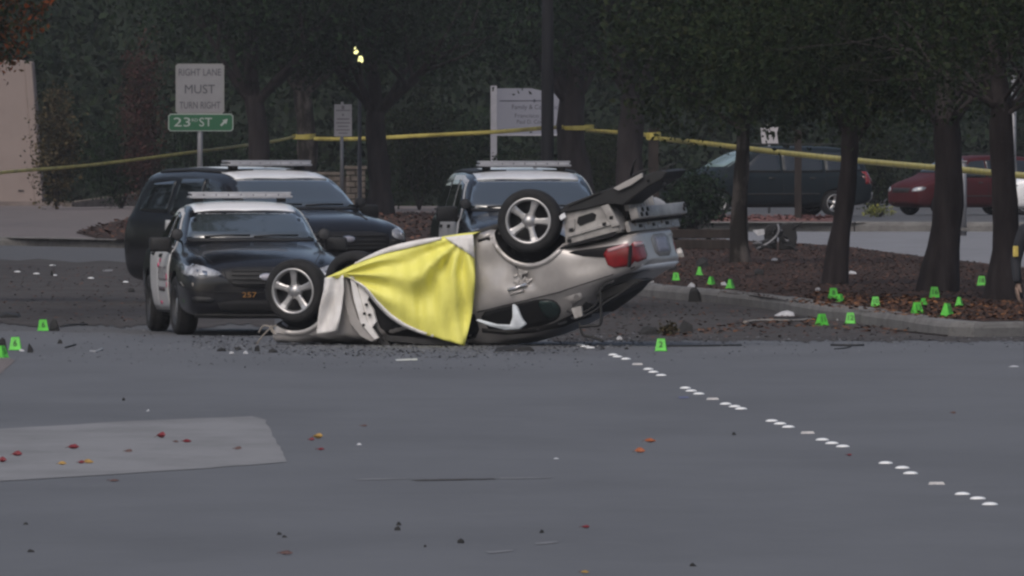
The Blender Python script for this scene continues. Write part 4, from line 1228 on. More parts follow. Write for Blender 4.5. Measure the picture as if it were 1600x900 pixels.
def ellipsoid_centres(n, c, r, rng, zmin=None):
    out = []
    while len(out) < n:
        v = rng.normal(size=3); v /= np.linalg.norm(v); q = rng.random() ** .45
        p = np.array(c) + v * np.array(r) * q
        if zmin is not None and p[2] < zmin + rng.random() * .3: continue
        out.append(p)
    return out

def limb(bm, rng, p, d, length, r, depth, tips, wander=.35, rise=.15, seg=6, prob=.9):
    """a wandering, tapering branch with side branches; collects its ends"""
    pts = [Vector(p)]; rad = [r]; d = Vector(d).normalized(); n = 5
    for k in range(n):
        d = (d + Vector((rng.uniform(-1, 1), rng.uniform(-1, 1), rng.uniform(-1, 1) + rise)) * wander * .5).normalized()
        pts.append(pts[-1] + d * length / n); rad.append(r * (1 - .62 * (k + 1) / n))
    tube(bm, pts, rad, seg, cap=False)
    if depth == 0:
        tips.append(pts[-1]); tips.append(pts[-2]); return
    for k in range(2, n + 1):
        if rng.random() < prob:
            side = d.cross(Vector((rng.uniform(-1, 1), rng.uniform(-1, 1), rng.uniform(-1, 1)))).normalized()
            dd = (d * .7 + side * rng.uniform(.5, 1.0) + Vector((0, 0, rise * .6)))
            limb(bm, rng, pts[k], dd, length * rng.uniform(.5, .75), rad[k] * .75, depth - 1, tips, wander, rise, max(3, seg - 1), prob)

def tree(name, label, base, width, fork_z, leaf, seed, lean=0.0, limbs=6, limb_len=2.6, crown=None, clumps=320, per=55, size=.13, depth=1, bark=None, group='street trees round the crash', spread=.30, twig=False, rise=.35, fork_lean=(0, 0), zmin=None, limb_r=.42):
    rng = random.Random(seed); nrng = np.random.default_rng(seed)
    t = thing(name, label, 'tree', base, 0, group)
    bm = B()
    r0 = width / 2
    pts, rad = [], []
    for k in range(9):
        f = k / 8
        z = fork_z * f - (.05 if k == 0 else 0)
        pts.append(Vector((lean * f + .05 * math.sin(f * 5 + seed) * r0 * 4, .03 * math.sin(f * 4 + seed * 2), z)))
        rad.append(r0 * (1.0 - .22 * f + .42 * math.exp(-f * 9)) * (1 + .06 * math.sin(k * 2.1 + seed)))
    tube(bm, pts, rad, 14, cap=False)
    for v in bm.verts:
        a = math.atan2(v.co.y, v.co.x - lean * v.co.z / fork_z)
        k = 1 + .07 * math.sin(a * 3 + v.co.z * 1.5 + seed) + .05 * math.sin(a * 5 - v.co.z * 2.3)
        v.co.x = lean * v.co.z / fork_z + (v.co.x - lean * v.co.z / fork_z) * k; v.co.y *= k
    obj('trunk', bm, bark or m_bark, t)
    tips = []
    bm = B()
    top = pts[-1]
    for k in range(limbs):
        a = 2 * math.pi * (k + rng.uniform(-.25, .25)) / limbs
        d = Vector((math.cos(a) + fork_lean[0], math.sin(a) * .8, rng.uniform(.7, 1.5) * (rise + .65)))
        limb(bm, rng, top - Vector((0, 0, rng.uniform(0, fork_z * .12))), d, limb_len * rng.uniform(.8, 1.15), r0 * limb_r * rng.uniform(.8, 1.1), depth, tips, rise=rise, prob=.72 if twig else .9, wander=.5 if twig else .35)
    limb(bm, rng, top - Vector((0, 0, .1)), (0, 0, 1), limb_len * 1.2, r0 * .7, depth, tips, rise=rise, prob=.72 if twig else .9, wander=.5 if twig else .35)
    obj('branch', bm, (m_twig if twig else bark or m_bark), t)
    if crown:
        (cc, cr) = crown
        C = ellipsoid_centres(clumps, cc, cr, nrng, zmin)
        C += [np.array(p) for p in tips if (zmin is None or p.z > zmin) and rng.random() < .8]
        me = leaf_mesh('crown', C, per, spread, size, seed)
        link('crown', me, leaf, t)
    return t

def shrub(label, base, r, leaf, seed, clumps=70, per=45, size=.10, group=None, cat='shrub', name='shrub', spread=.16):
    nrng = np.random.default_rng(seed); rng = random.Random(seed)
    t = thing(name, label, cat, base, 0, group)
    bm = B()
    for k in range(7):
        a = 2 * math.pi * k / 7
        tube(bm, [(0, 0, -.03), (math.cos(a) * r[0] * .3, math.sin(a) * r[1] * .3, r[2] * .7), (math.cos(a) * r[0] * .6, math.sin(a) * r[1] * .6, r[2] * 1.5)], [.03, .02, .008], 5, cap=False)
    obj('stem', bm, m_bark, t)
    C = ellipsoid_centres(clumps, (0, 0, r[2]), r, nrng, .05)
    link('foliage', leaf_mesh('foliage', C, per, spread, size, seed), leaf, t)
    return t

def offscreen_grove(spots, seed, leaf):
    """an unseen stand of trees that reads as one mass: trunks and crowns in one mesh"""
    rng = np.random.default_rng(seed); C = []; TV = []; TQ = []
    for (x, y) in spots:
        h = rng.uniform(8, 12); r = rng.uniform(2.2, 3.2); k0 = len(TV)
        for zz, rr in ((-.05, .32), (.6, .22), (h * .5, .17), (h * .8, .06)):
            for k in range(7):
                a = 2 * math.pi * k / 7; TV.append((x + rr * math.cos(a), y + rr * math.sin(a), zz))
        for j in range(3):
            for k in range(7): TQ.append((k0 + j * 7 + k, k0 + j * 7 + (k + 1) % 7, k0 + j * 7 + 7 + (k + 1) % 7, k0 + j * 7 + 7 + k))
        C += ellipsoid_centres(60, (x, y, h * .62), (r, r, h * .36), rng, 1.6)
        C += [np.array((x + rng.uniform(-2.2, 2.2), y + rng.uniform(-2.2, 2.2), rng.uniform(.2, 1.6))) for _ in range(12)]
    me = leaf_mesh('woodland', C, 40, (.5, .5, .42), .30, seed)
    n = len(me.vertices); V = np.empty(n * 3, dtype=np.float32); me.vertices.foreach_get('co', V)
    nl = n // 4
    V = np.concatenate([V.reshape(-1, 3), np.array(TV)]); Q = np.concatenate([np.arange(n).reshape(-1, 4), np.array(TQ) + n])
    bpy.data.meshes.remove(me)
    me = mesh_np('woodland', V, Q)
    mi = np.zeros(len(Q), dtype=np.int32); mi[nl:] = 1
    me.materials.append(leaf); me.materials.append(m_bark)
    me.polygons.foreach_set('material_index', mi)
    o = link('woodland', me); o['kind'] = 'stuff'
    return o

# ================================================================== placing the cars
police_saloon()
suv1 = police_suv(at(543, 370, 21000 / 120.0), R(26), label='black police SUV with white roof turned to the right, behind the police saloon')
suv3 = police_suv(Vector((0, 0, 0)), 0.0, frames=True, label='black police SUV facing the road, behind the raised tail of the overturned car')
_a = R(6.5); _h = Vector((math.sin(_a), -math.cos(_a), 0)); _f = at(853, 400, 172.0)
suv3.location = Vector((_f.x, _f.y, 0)) - _h * 2.40
suv3.rotation_euler = (0, 0, math.atan2(_h.y, _h.x))
wrecked_car()
tarp()
_ya = R(168 + 180 - 155)
family_van(m_green, (at(1192, 338, 318).x, 318, .195), R(180 + 21), 'parked_van', 'dark teal family van parked sideways beyond the tree island', 'van', m_van_glass, (1.04, .95, .95))
family_van(m_red, (at(1512, 345, 322).x, 323, .195), R(180 + 32), 'parked_car', 'dark red car parked behind the two right-hand tree trunks', 'car', m_glass, (.82, .82, .82))
family_van(m_white, (at(1716, 345, 312).x, 312, .195), R(180), 'parked_van', 'white vehicle cut off by the right edge behind the last tree', 'van', m_glass, (.95, .95, .95))

# ================================================================== trees
def on(px, py, z=0.0): return gp(px, py, z)
GZ = .16
def zat(py, Y): return H - (py - YH) / F * Y
def std_tree(px, Y, wpx, fork_py, label, seed, z0=GZ, bottom_py=150, rad=(3.6, 3.0, 3.2), leaf=None, shift=0.0, **kw):
    s = F / Y
    base = Vector(((px - 800) / s, Y, z0))
    zb = zat(bottom_py, Y) - z0
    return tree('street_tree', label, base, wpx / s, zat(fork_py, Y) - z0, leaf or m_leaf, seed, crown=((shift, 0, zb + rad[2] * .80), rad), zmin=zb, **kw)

std_tree(406, 324, 36, 150, 'dark tree with upswept limbs, between the road sign and the tape-wrapped trunk', 11, bottom_py=105, limbs=7, lean=-.15)
std_tree(476, 344, 34, 130, 'greyish tree with tape tied round its trunk, between road sign and parking sign', 12, bottom_py=110, bark=m_bark_pale)
std_tree(590, 328, 36, 170, 'dark forked tree standing just right of the white parking sign', 13, bottom_py=125, rad=(4.2, 3.0, 3.2), limbs=7, limb_len=3.0, rise=.1)
std_tree(901, 334, 50, 150, 'leaning dark tree just right of the black lamp pole', 14, bottom_py=120, lean=-.1, rad=(3.8, 3, 3.2), shift=-1.0)
std_tree(992, 306, 46, 150, 'broad dark tree behind the raised tail of the overturned car', 15, bottom_py=115, lean=-.1, rad=(3.8, 3, 3.2), limbs=7)
std_tree(1158, 0 or F * (H - .15) / (410 - YH), 27, 190, 'slim blotched tree on the island in front of the teal van', 16, z0=.15, bottom_py=200, rad=(2.2, 2.0, 2.0), limb_len=1.5, bark=m_bark_pale, leaf=m_leaf_mix, spread=.22, size=.10, clumps=260)
std_tree(1309, F * (H - .15) / (444 - YH), 33, 200, 'slim dark tree on the island between the teal van and red car', 17, z0=.15, bottom_py=195, rad=(2.1, 2.0, 2.0), lean=.16, limb_len=1.5, leaf=m_leaf_mix, spread=.22, size=.09, clumps=300)
std_tree(1470, F * (H - .15) / (456 - YH), 52, 185, 'thick leaning tree with bare twigs at right side of the island', 18, z0=.15, bottom_py=190, rad=(2.0, 1.8, 1.8), lean=.10, limb_len=2.0, depth=4, leaf=m_leaf_mix, spread=.2, size=.07, clumps=70, per=34, rise=.05, limbs=9, limb_r=.20, twig=True)
std_tree(1566, F * (H - .15) / (468 - YH), 44, 160, 'upright tree with bare twigs nearest the right edge', 19, z0=.15, bottom_py=170, rad=(1.9, 1.8, 1.7), lean=.02, limb_len=2.0, depth=4, leaf=m_leaf_mix, spread=.2, size=.07, clumps=55, per=34, rise=.05, limbs=9, limb_r=.20, twig=True)
# tree at the left edge, its trunk just outside the picture, rusty branches hanging in
def edge_tree():
    Y = 178.0; s = F / Y
    t = tree('street_tree', 'rusty leaved branches hanging in front of the pink wall at the left edge', Vector(((-150 - 800) / s, Y, 0)), .40, 2.9, m_leaf_rust, 21, limbs=6, limb_len=1.5, crown=((.2, 0, 4.4), (1.45, 1.6, 1.6)), clumps=230, per=45, size=.085, spread=.18, zmin=2.6)
    nr = np.random.default_rng(4)
    C = [np.array(((px + 150) / s + 0.0, nr.uniform(-.3, .3), H - (py - YH) / s)) for px, py in [(5, 20), (20, 35), (35, 15), (50, 40), (30, 60), (10, 75), (5, 95), (18, 88), (45, 8), (60, 20), (0, 50), (-10, 100), (75, 5)]]
    bm = B(); tube(bm, [(0.2, 0, 3.2), (.7, 0, 3.9), (1.1, 0, 3.75), (1.36, 0, 3.4)], [.05, .035, .02, .008], 6); obj('branch', bm, m_bark, t)
    link('crown', leaf_mesh('crown', C, 46, (.10, .12, .10), .075, 6), m_leaf_rust, t)
    C = ellipsoid_centres(420, (2.7, -15, 9.5), (3.4, 6.0, 3.2), nr, 5.0)
    link('crown', leaf_mesh('crown', C, 40, (.38, .38, .32), .24, 7), m_leaf, t)
    bm = B(); tube(bm, [(0, 0, 2.8), (.6, -3, 6.0), (1.8, -8, 8.2), (2.8, -15, 9.4)], [.16, .13, .10, .04], 8); obj('branch', bm, m_bark, t)
edge_tree()

# shrubs along the far side
SHR = [
    ('tall tan leaved shrub beside the pink wall', (88, 352), (.48, .8, 1.55), m_leaf_tan, 31, 130),
    ('tall maroon leaved shrub between the pink wall and the road sign', (222, 353), (.42, .5, 2.3), m_leaf_maroon, 41, 110),
    ('dark round shrub left of the road sign', (190, 356), (1.1, 1.0, 1.15), m_leaf, 32, 110),
    ('dark shrub behind the post of the road sign', (330, 358), (1.2, 1.0, 1.1), m_leaf, 33, 110),
    ('dark shrub between the two trees left of the parking sign', (440, 358), (1.0, 1.0, .95), m_leaf, 34, 100),
    ('large green shrub right of the forked tree', (655, 350), (1.2, 1.0, 1.45), m_leaf_mix, 35, 130),
    ('green shrub left of the white sign post', (735, 354), (1.0, 1.0, 1.2), m_leaf, 36, 110),
    ('low green shrub beneath the office sign', (820, 346), (1.0, .8, .75), m_leaf_mix, 37, 90),
    ('green shrub between the two trees right of the office sign', (946, 350), (1.0, .9, 1.1), m_leaf_mix, 38, 110),
    ('bushy dark shrub in front of the teal van bonnet', (1086, 290), (.60, .5, .52), m_leaf, 39, 110),
    ('loose shrub between the teal van and the red car', (1368, 345), (.75, .8, 1.3), m_leaf_mix, 40, 100),
]
for lab, (px, Y), r, lf, sd, cl_ in SHR:
    shrub(lab, Vector(((px - 800) * Y / F, Y, GZ)), r, lf, sd, clumps=cl_, group='shrubs along the far side')
# dense wood behind everything
nr = np.random.default_rng(77)
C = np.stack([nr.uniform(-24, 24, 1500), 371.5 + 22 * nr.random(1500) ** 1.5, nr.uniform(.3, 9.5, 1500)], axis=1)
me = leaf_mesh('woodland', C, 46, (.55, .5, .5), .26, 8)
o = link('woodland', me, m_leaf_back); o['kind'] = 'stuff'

rg2 = random.Random(61)
for sx in (-1, 1):  # unseen trees off both flanks, added to darken car reflections and low sky
    offscreen_grove([(sx * rg2.uniform(27, 46), 160 + 5.6 * k + rg2.uniform(-2, 2)) for k in range(40)], 18 + sx, m_leaf_back)
offscreen_grove([(-(y * .0381 + 6.0 + rg2.uniform(0, 4)), y + rg2.uniform(-2, 2)) for y in range(190, 350, 9)], 29, m_leaf_back)  # unseen nearer row at left, added to darken the SUV's side reflections

# ================================================================== walls
def wall_left():
    Y = 368.0; s = F / Y
    t = thing('pink_wall', 'pale pink stucco end wall with slanted edge at left', 'wall', ((20 - 800) / s, Y, .14))
    X = lambda px: (px - 20) / s
    Z = lambda py: H - (py - YH) / s - .14
    b = B(); prism(b, [(X(-420), 0, -.1), (X(56), 0, -.1), (X(38), 0, Z(94)), (X(-420), 0, Z(94))], (0, 2.0, 0)); bmesh.ops.bevel(b, geom=b.edges[:], offset=.02, segments=1, affect='EDGES')
    obj('wall_panel', b, m_stucco, t)
    b = B(); prism(b, [(X(55.5), -.04, -.1), (X(68), -.04, -.1), (X(50), -.04, Z(96)), (X(37.5), -.04, Z(96))], (0, 2.1, 0)); bmesh.ops.bevel(b, geom=b.edges[:], offset=.03, segments=1, affect='EDGES')
    obj('corner_pilaster', b, m_stucco, t)
    b = B(); box(b, (X(-150), -.03, .06), (14.0, .06, .12)); obj('base_course', b, mat('wall_base', (.16, .13, .12), .9, var=.2), t)
    b = B(); box(b, (X(33), -.015, .42), (.16, .03, .03)); obj('vent', b, m_dark_trim, t)
wall_left()

def blocks(t, x0, x1, y, z0, rows, bh, bw, depth, rng):
    for r in range(rows):
        x = x0 - (bw / 2 if r % 2 else 0)
        while x < x1 - .05:
            a, c = max(x, x0), min(x + bw, x1)
            if c - a > .06:
                b = B(); box(b, ((a + c) / 2, y + rng.uniform(-.012, .012), z0 + bh * (r + .5)), (c - a - .02, depth, bh - .022), bev=.01)
                obj('block', b, m_block, t)
            x += bw
def block_wall():
    Y = 342.0; s = F / Y; rng = random.Random(8)
    t = thing('block_wall', 'low stone block wall with a pier, left of the forked tree', 'wall', ((500 - 800) / s, Y, GZ))
    blocks(t, -1.6, .62, 0, 0, 6, .152, .40, .25, rng)
    blocks(t, .66, 1.16, -.02, 0, 7, .152, .25, .42, rng)
    for a, c, z, d in ((-1.65, .62, .912, .34), (.62, 1.20, 1.064, .52)):
        b = B(); box(b, ((a + c) / 2, -.01, z + .045), (c - a, d, .085), bev=.015); obj('coping', b, m_block, t)
    b = B(); box(b, (-.2, .0, .45), (2.6, .2, .88)); obj('core', b, m_mortar, t)
block_wall()
def low_wall():
    rng = random.Random(18)
    a, c = Vector(((106 - 800) * 362 / F, 362, .14)), Vector(((330 - 800) * 372 / F, 372, .14))
    d = (c - a); L = d.length
    t = thing('low_wall', 'low stone retaining wall running from pink wall towards left police SUV', 'wall', a, math.atan2(d.y, d.x))
    x = 0
    while x < L:
        w = rng.uniform(.30, .42); h = .16 + .5 * x / L
        b = B(); box(b, (x + w / 2, 0, h / 2 - .02), (w - .015, .22, h), bev=.012); obj('block', b, m_block, t)
        x += w
low_wall()

# low timber edging beyond the kerb behind the overturned tail
def timber():
    Y = 238.0; s = F / Y
    t = thing('timber_edging', 'low dark timber edging behind the overturned tail, left of the blotched tree', 'edging', ((1098 - 800) / s, Y, .15), R(-4))
    b = B(); box(b, (0, 0, .28), (1.15, .10, .16), bev=.015); obj('plank', b, m_wood, t)
    b = B(); box(b, (-.03, -.05, .09), (1.15, .10, .17), bev=.015); obj('plank', b, m_wood, t)
    for x in (-.5, .1, .52):
        b = B(); box(b, (x, .10, .17), (.09, .09, .40), bev=.01); obj('stake', b, m_wood, t)
timber()

# ================================================================== signs and poles
def face_cam(): return Matrix.Rotation(R(90), 4, 'X')
def road_sign():
    Y = 268.0; s = F / Y
    t = thing('road_sign', 'right lane must turn right sign above a green street name plate', 'road sign', ((312.5 - 800) / s, Y, .15))
    X = lambda px: (px - 312.5) / s
    Z = lambda py: H - (py - YH) / s - .15
    b = B(); tube(b, [(0, .05, -.1), (0, .05, Z(103))], .058, 12); obj('post', b, m_steel, t)
    def plate(x0, y0, x1, y1, m, name, par, bev=.03, y=-.03):
        b = B(); prism(b, [(X(x0), y, Z(y1)), (X(x1), y, Z(y1)), (X(x1), y, Z(y0)), (X(x0), y, Z(y0))], (0, .012, 0))
        es = [e for e in b.edges if abs((e.verts[0].co - e.verts[1].co).y) > .005]
        if bev: bmesh.ops.bevel(b, geom=es, offset=bev, segments=3, affect='EDGES')
        return obj(name, b, m, par)
    p = plate(274.5, 99.5, 350.5, 177.5, mat('sign_border', (.20, .20, .20), .6), 'sign_plate', t)
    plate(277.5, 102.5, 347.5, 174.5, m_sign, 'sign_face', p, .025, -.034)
    for s_, y, w, h in (('RIGHT LANE', 113.5, 66, .15), ('MUST', 140, 47, .19), ('TURN RIGHT', 165, 64, .15)):
        lettering('lettering', s_, h * 1.32, Matrix.Translation((0, -.0385, Z(y))) @ face_cam(), m_sign_text, p, width=w / s)
    g = plate(263, 177.8, 364.5, 205, m_sign_legend, 'street_plate', t, .03)
    plate(264.3, 179.1, 363.2, 203.7, m_sign_green, 'sign_face', g, .025, -.034)
    lettering('lettering', '23', .255, Matrix.Translation((X(284.5), -.0385, Z(191.5))) @ face_cam(), m_sign_legend, g, width=26 / s)
    lettering('lettering', 'RD', .09, Matrix.Translation((X(304.5), -.0385, Z(187.8))) @ face_cam(), m_sign_legend, g, width=9.5 / s)
    lettering('lettering', 'ST', .245, Matrix.Translation((X(321.5), -.0385, Z(191.5))) @ face_cam(), m_sign_legend, g, width=20 / s)
    b = B(); cx, cz = X(350), Z(191.5); u = .085
    sh = [(-.9, -.55), (-.55, -.9), (.25, -.1), (.55, -.4), (.9, .9), (-.4, .55), (-.1, .25)]
    prism(b, [(cx + a * u, -.040, cz + c * u) for a, c in sh], (0, .003, 0)); obj('arrow', b, m_sign_legend, g)
road_sign()

def parking_sign():
    Y = 326.0; s = F / Y
    t = thing('parking_sign', 'small white parking notice on a thin post left of the forked tree', 'sign', ((536 - 800) / s, Y, GZ))
    Z = lambda py: H - (py - YH) / s - GZ
    b = B(); tube(b, [(-.03, .03, -.1), (-.03, .03, Z(166))], .045, 8); obj('post', b, m_steel, t)
    w = 27.5 / s
    b = B(); prism(b, [(-w / 2, -.03, Z(213)), (w / 2, -.03, Z(213)), (w / 2, -.03, Z(163)), (-w / 2, -.03, Z(163))], (0, .012, 0))
    p = obj('sign_face', b, m_sign_white, t)
    b = B(); box(b, (-.02, -.02, Z(161.5)), (.07, .03, .07), bev=.01); obj('clip', b, m_sign_white, t)
    for py, ww, hh in ((168, .07, .09), (172.5, .34, .028), (179.5, .05, .05), (186, .30, .035), (192, .34, .03), (197.5, .26, .03), (203, .32, .03), (208, .22, .03)):
        b = B(); box(b, (0, -.034, Z(py)), (ww, .006, hh)); obj('printed_line', b, mat('faded_print', (.20, .185, .20), .6), p)
parking_sign()

def office_sign():
    Y = 348.0; s = F / Y
    t = thing('office_sign', 'grey office board with faded lettering on white posts under the trees', 'sign', ((820 - 800) / s, Y, GZ))
    X = lambda px: (px - 820) / s
    Z = lambda py: H - (py - YH) / s - GZ
    for x in (771.5, 881):
        b = B(); box(b, (X(x), .02, (Z(134) - .1) / 2), (.165, .14, Z(134) + .1), bev=.01); obj('post', b, m_post_white, t)
    b = B(); prism(b, [(X(775.5), -.03, Z(211.5)), (X(877), -.03, Z(211.5)), (X(877), -.03, Z(157)), (X(866), -.03, Z(146)), (X(830), -.03, Z(138)), (X(775.5), -.03, Z(138))], (0, .06, 0))
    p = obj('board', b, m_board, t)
    b = B(); box(b, (X(826), -.036, Z(211)), (X(877) - X(775.5), .06, .035)); obj('bottom_rail', b, m_post_white, t)
    ink = mat('board_lettering', (.045, .045, .07), .6)
    for s_, x, y, w, h in (('Family & Cosmetic', 836, 167.5, 72, .13), ('Francisco J. M', 832, 181, 55, .115), ('Paul D. Conn', 830, 190.5, 45, .115)):
        lettering('lettering', s_, h * 1.3, Matrix.Translation((X(x), -.034, Z(y))) @ face_cam(), ink, p, width=w / s)
    b = B(); box(b, (X(820), -.033, Z(157.5)), (78 / s, .006, .022)); box(b, (X(835), -.033, Z(157.5)), (.07, .008, .07), rot=Matrix.Rotation(R(45), 3, 'Y')); obj('rule', b, ink, p)
office_sign()

def lamp_pole():
    Y = 302.0; s = F / Y
    t = thing('lamp_pole', 'tall straight black lamp pole in front of the office board', 'lamp pole', ((855.5 - 800) / s, Y, GZ))
    b = B(); tube(b, [(0, 0, -.1), (0, 0, .5), (0, 0, 3), (0, 0, 8.5)], [.15, .145, .14, .11], 16); obj('pole', b, m_pole_dark, t)
    b = B(); tube(b, [(0, 0, -.05), (0, 0, .10), (0, 0, .14)], [.26, .26, .16], 16); obj('base', b, m_pole_dark, t)
    b = B(); tube(b, [(0, 0, 8.3), (0, -.5, 8.6), (0, -1.2, 8.65)], .04, 8); obj('arm', b, m_pole_dark, t)
    b = B(); box(b, (0, -1.4, 8.63), (.26, .6, .12), bev=.04); obj('lamp_head', b, m_pole_dark, t)
lamp_pole()

def street_lamp():
    Y = 331.0; s = F / Y
    t = thing('street_lamp', 'lit twin lamp glowing yellow through the leaves above the forked tree', 'street lamp', ((562 - 800) / s, Y, GZ))
    X = lambda px: (px - 562) / s
    Z = lambda py: H - (py - YH) / s - GZ
    m_blue = mat('blue_grey_pole', (.022, .023, .034), .5)
    b = B(); tube(b, [(0, 0, -.1), (0, 0, .35), (0, 0, .40), (0, 0, Z(92))], [.13, .12, .055, .04], 12); obj('pole', b, m_blue, t)
    m_glow = mat('lamp_glow', (.8, .8, .5), .5, emit=((1.0, .95, .42), 1.3))
    for x, py, yy in ((559.5, 80, -4.6), (566.5, 94, -4.4)):
        b = B(); tube(b, [(0, 0, Z(98)), (X(x), yy * .5, Z(py - 7)), (X(x), yy, Z(py - 7))], .022, 6); a = obj('arm', b, m_blue, t)
        b = B(); tube(b, [(X(x), yy, Z(py - 5)), (X(x), yy, Z(py - 2)), (X(x), yy, Z(py + 3)), (X(x), yy, Z(py + 6))], [.03, .062, .066, .03], 10); obj('lamp_globe', b, m_glow, t)
street_lamp()

def simple_post(name, label, px, Y, w, top_py, m, z0=.15, cat='post', square=False):
    s = F / Y; z1 = H - (top_py - YH) / s - z0
    t = thing(name, label, cat, ((px - 800) / s, Y, z0))
    b = B()
    if square: box(b, (0, 0, z1 / 2 - .05), (w / s, w / s, z1 + .1), bev=.01)
    else: tube(b, [(0, 0, -.1), (0, 0, z1)], w / s / 2, 10)
    obj('shaft', b, m, t)
    b = B(); box(b, (0, 0, z1 + .012), (w / s * 1.15, w / s * 1.15, .03), bev=.008); obj('cap', b, m, t)
    b = B(); box(b, (0, 0, .03), (w / s * 1.6, w / s * 1.6, .07), bev=.01); obj('footing', b, m_kerb, t)
    return t
simple_post('wooden_post', 'short brown post wrapped with yellow tape behind the raised tail', 1021, 318, 16, 203, m_wood, square=True)
simple_post('sign_post', 'grey metal post beside the thick leaning tree', 1505, 280, 11, 253, m_steel)
simple_post('sign_post', 'tall grey metal post at the right edge behind the upright tree', 1584, 270, 8, 120, m_steel)
simple_post('wooden_post', 'thin brown post standing in front of the teal van', 1247, 305, 11, 205, m_wood, square=True)

def far_sign():
    Y = 330.0; s = F / Y
    t = thing('notice_sign', 'white notice half hidden by leaves above the roof of the teal van', 'sign', ((1202 - 800) / s, Y, .2))
    Z = lambda py: H - (py - YH) / s - .2
    b = B(); tube(b, [(0, .03, -.1), (0, .03, Z(200))], .035, 8); obj('post', b, m_steel, t)
    w = 28 / s
    b = B(); prism(b, [(-w * .42, -.02, Z(224)), (w * .5, -.02, Z(224)), (w * .42, -.02, Z(208)), (w * .52, -.02, Z(198)), (-w * .5, -.02, Z(200))], (0, .015, 0)); p = obj('sign_face', b, m_sign_white, t)
    for ring in ([(-.30, 203), (-.16, 203), (.0, 217), (-.08, 220)], [(.18, 216), (.30, 206), (.34, 209), (.24, 221)]):
        b = B(); prism(b, [(a * w, -.026, Z(c)) for a, c in ring], (0, .005, 0)); obj('dark_mark', b, m_ink, p)
    b = B(); box(b, (-.02, -.01, Z(196.5)), (.06, .04, .07), bev=.01); obj('clip', b, m_sign_white, t)
far_sign()

# ================================================================== barrier tape
def tape(label, pts, w_m, seed, wraps=()):
    """pts: (px, py, Y) along the ribbon"""
    rng = random.Random(seed)
    P = smooth_line([at(*p) for p in pts], 14)
    bm = B(); rows = []
    for i, p in enumerate(P):
        tw = .25 * math.sin(i * .21 + seed)
        hv = Vector((0, math.sin(tw), math.cos(tw))) * w_m / 2
        rows.append((bm.verts.new(p - hv), bm.verts.new(p + Vector((0, .006 * math.sin(i), 0))), bm.verts.new(p + hv)))
    for a, c in zip(rows, rows[1:]):
        for k in range(2): bm.faces.new((a[k], c[k], c[k + 1], a[k + 1])).smooth = True
    o = obj('barrier_tape', bm, m_tape)
    tag(o, label, 'barrier tape', 'yellow barrier tape strung between the trees')
    o.modifiers.new('t', 'SOLIDIFY').thickness = .003
    for (px, py, Y, r, hgt, red) in wraps:
        c = at(px, py, Y)
        b = B()
        for k in range(2):
            z = (k - .5) * hgt * .3
            rr = [[], []]
            for q in range(21):
                a = 2 * math.pi * q / 20
                for j in (0, 1):
                    rr[j].append(b.verts.new(c + Vector((math.cos(a) * (r + .008 * k), math.sin(a) * (r + .008 * k), z + (j - .5) * hgt * .7 + .02 * math.sin(a + k)))))
            for q in range(20): b.faces.new((rr[0][q], rr[0][q + 1], rr[1][q + 1], rr[1][q])).smooth = True
        obj('knot', b, m_leaf_redfall if red else m_tape, o)
tape('yellow tape rising from the left edge to the tape-wrapped trunk', [(-60, 276, 300), (20, 268, 304), (150, 257, 312), (308, 237, 324), (420, 222, 336), (462, 213, 343.4)], .075, 1, [(475, 213, 344, .30, .12, False)])
tape('yellow tape running level behind the forked tree and across the office board', [(490, 216.5, 343.6), (535, 217.5, 342.5), (590, 215.5, 341), (690, 210.5, 339.5), (775, 206, 338), (850, 200, 336), (880, 198.5, 333.5)], .10, 2, [(901, 199, 334, .43, .10, False)])
tape('short yellow tape between leaning tree and tape-wrapped brown post', [(915, 203.5, 333.5), (950, 206, 327), (990, 208.5, 322), (1012, 211, 317.8)], .10, 3, [(1021, 212, 318, .17, .17, False)])
tape('long yellow tape sloping down right across the island trees and cars', [(1030, 217, 317.6), (1100, 224, 300), (1200, 236, 282), (1310, 248, 266), (1420, 258.5, 250), (1510, 266, 238), (1580, 273, 230), (1680, 281, 222)], .115, 4)

# ================================================================== evidence markers
def marker_mesh():
    bm = B()
    for s in (-1, 1):
        prism(bm, [(-.060, s * .050, 0), (.060, s * .050, 0), (.040, s * .012, .128), (-.040, s * .012, .128)], (0, -s * .004, 0))
    for e in (-1, 1): prism(bm, [(e * .058, -.050, 0), (e * .058, .050, 0), (e * .039, .013, .127), (e * .039, -.013, .127)], (-e * .003, 0, 0))
    box(bm, (0, 0, .1285), (.080, .030, .004))
    box(bm, (0, -.054, .004), (.126, .016, .005)); box(bm, (0, .054, .004), (.126, .016, .005))
    me = bpy.data.meshes.new('evidence_marker'); bm.to_mesh(me); bm.free(); me.materials.append(m_marker)
    return me
_mk = marker_mesh()
_tilt = math.atan2(.128, .038)
def marker(px, py, z, rz, num, label, scale=1.0, tilt=0.0):
    o = link('evidence_marker', _mk)
    o.location = gp(px, py, z + .002); o.rotation_euler = (tilt, 0, R(rz)); o.scale = (scale,) * 3
    tag(o, label, 'evidence marker', 'green numbered evidence markers')
    for s in (0, 1):
        M = Matrix.Rotation(math.pi * s, 4, 'Z') @ Matrix.Translation((0, -.0345, .066)) @ Matrix.Rotation(_tilt, 4, 'X')
        M = Matrix.Rotation(math.pi * s, 4, 'Z') @ Matrix.Translation((0, -.0335, .066)) @ Matrix.Rotation(_tilt, 4, 'X')
        vs, fs = text_verts(num, .088)
        me = bpy.data.meshes.new('numeral'); me.from_pydata([M @ Vector((x, y, .003)) for x, y in vs], [], fs)
        link('numeral', me, m_ink, o)
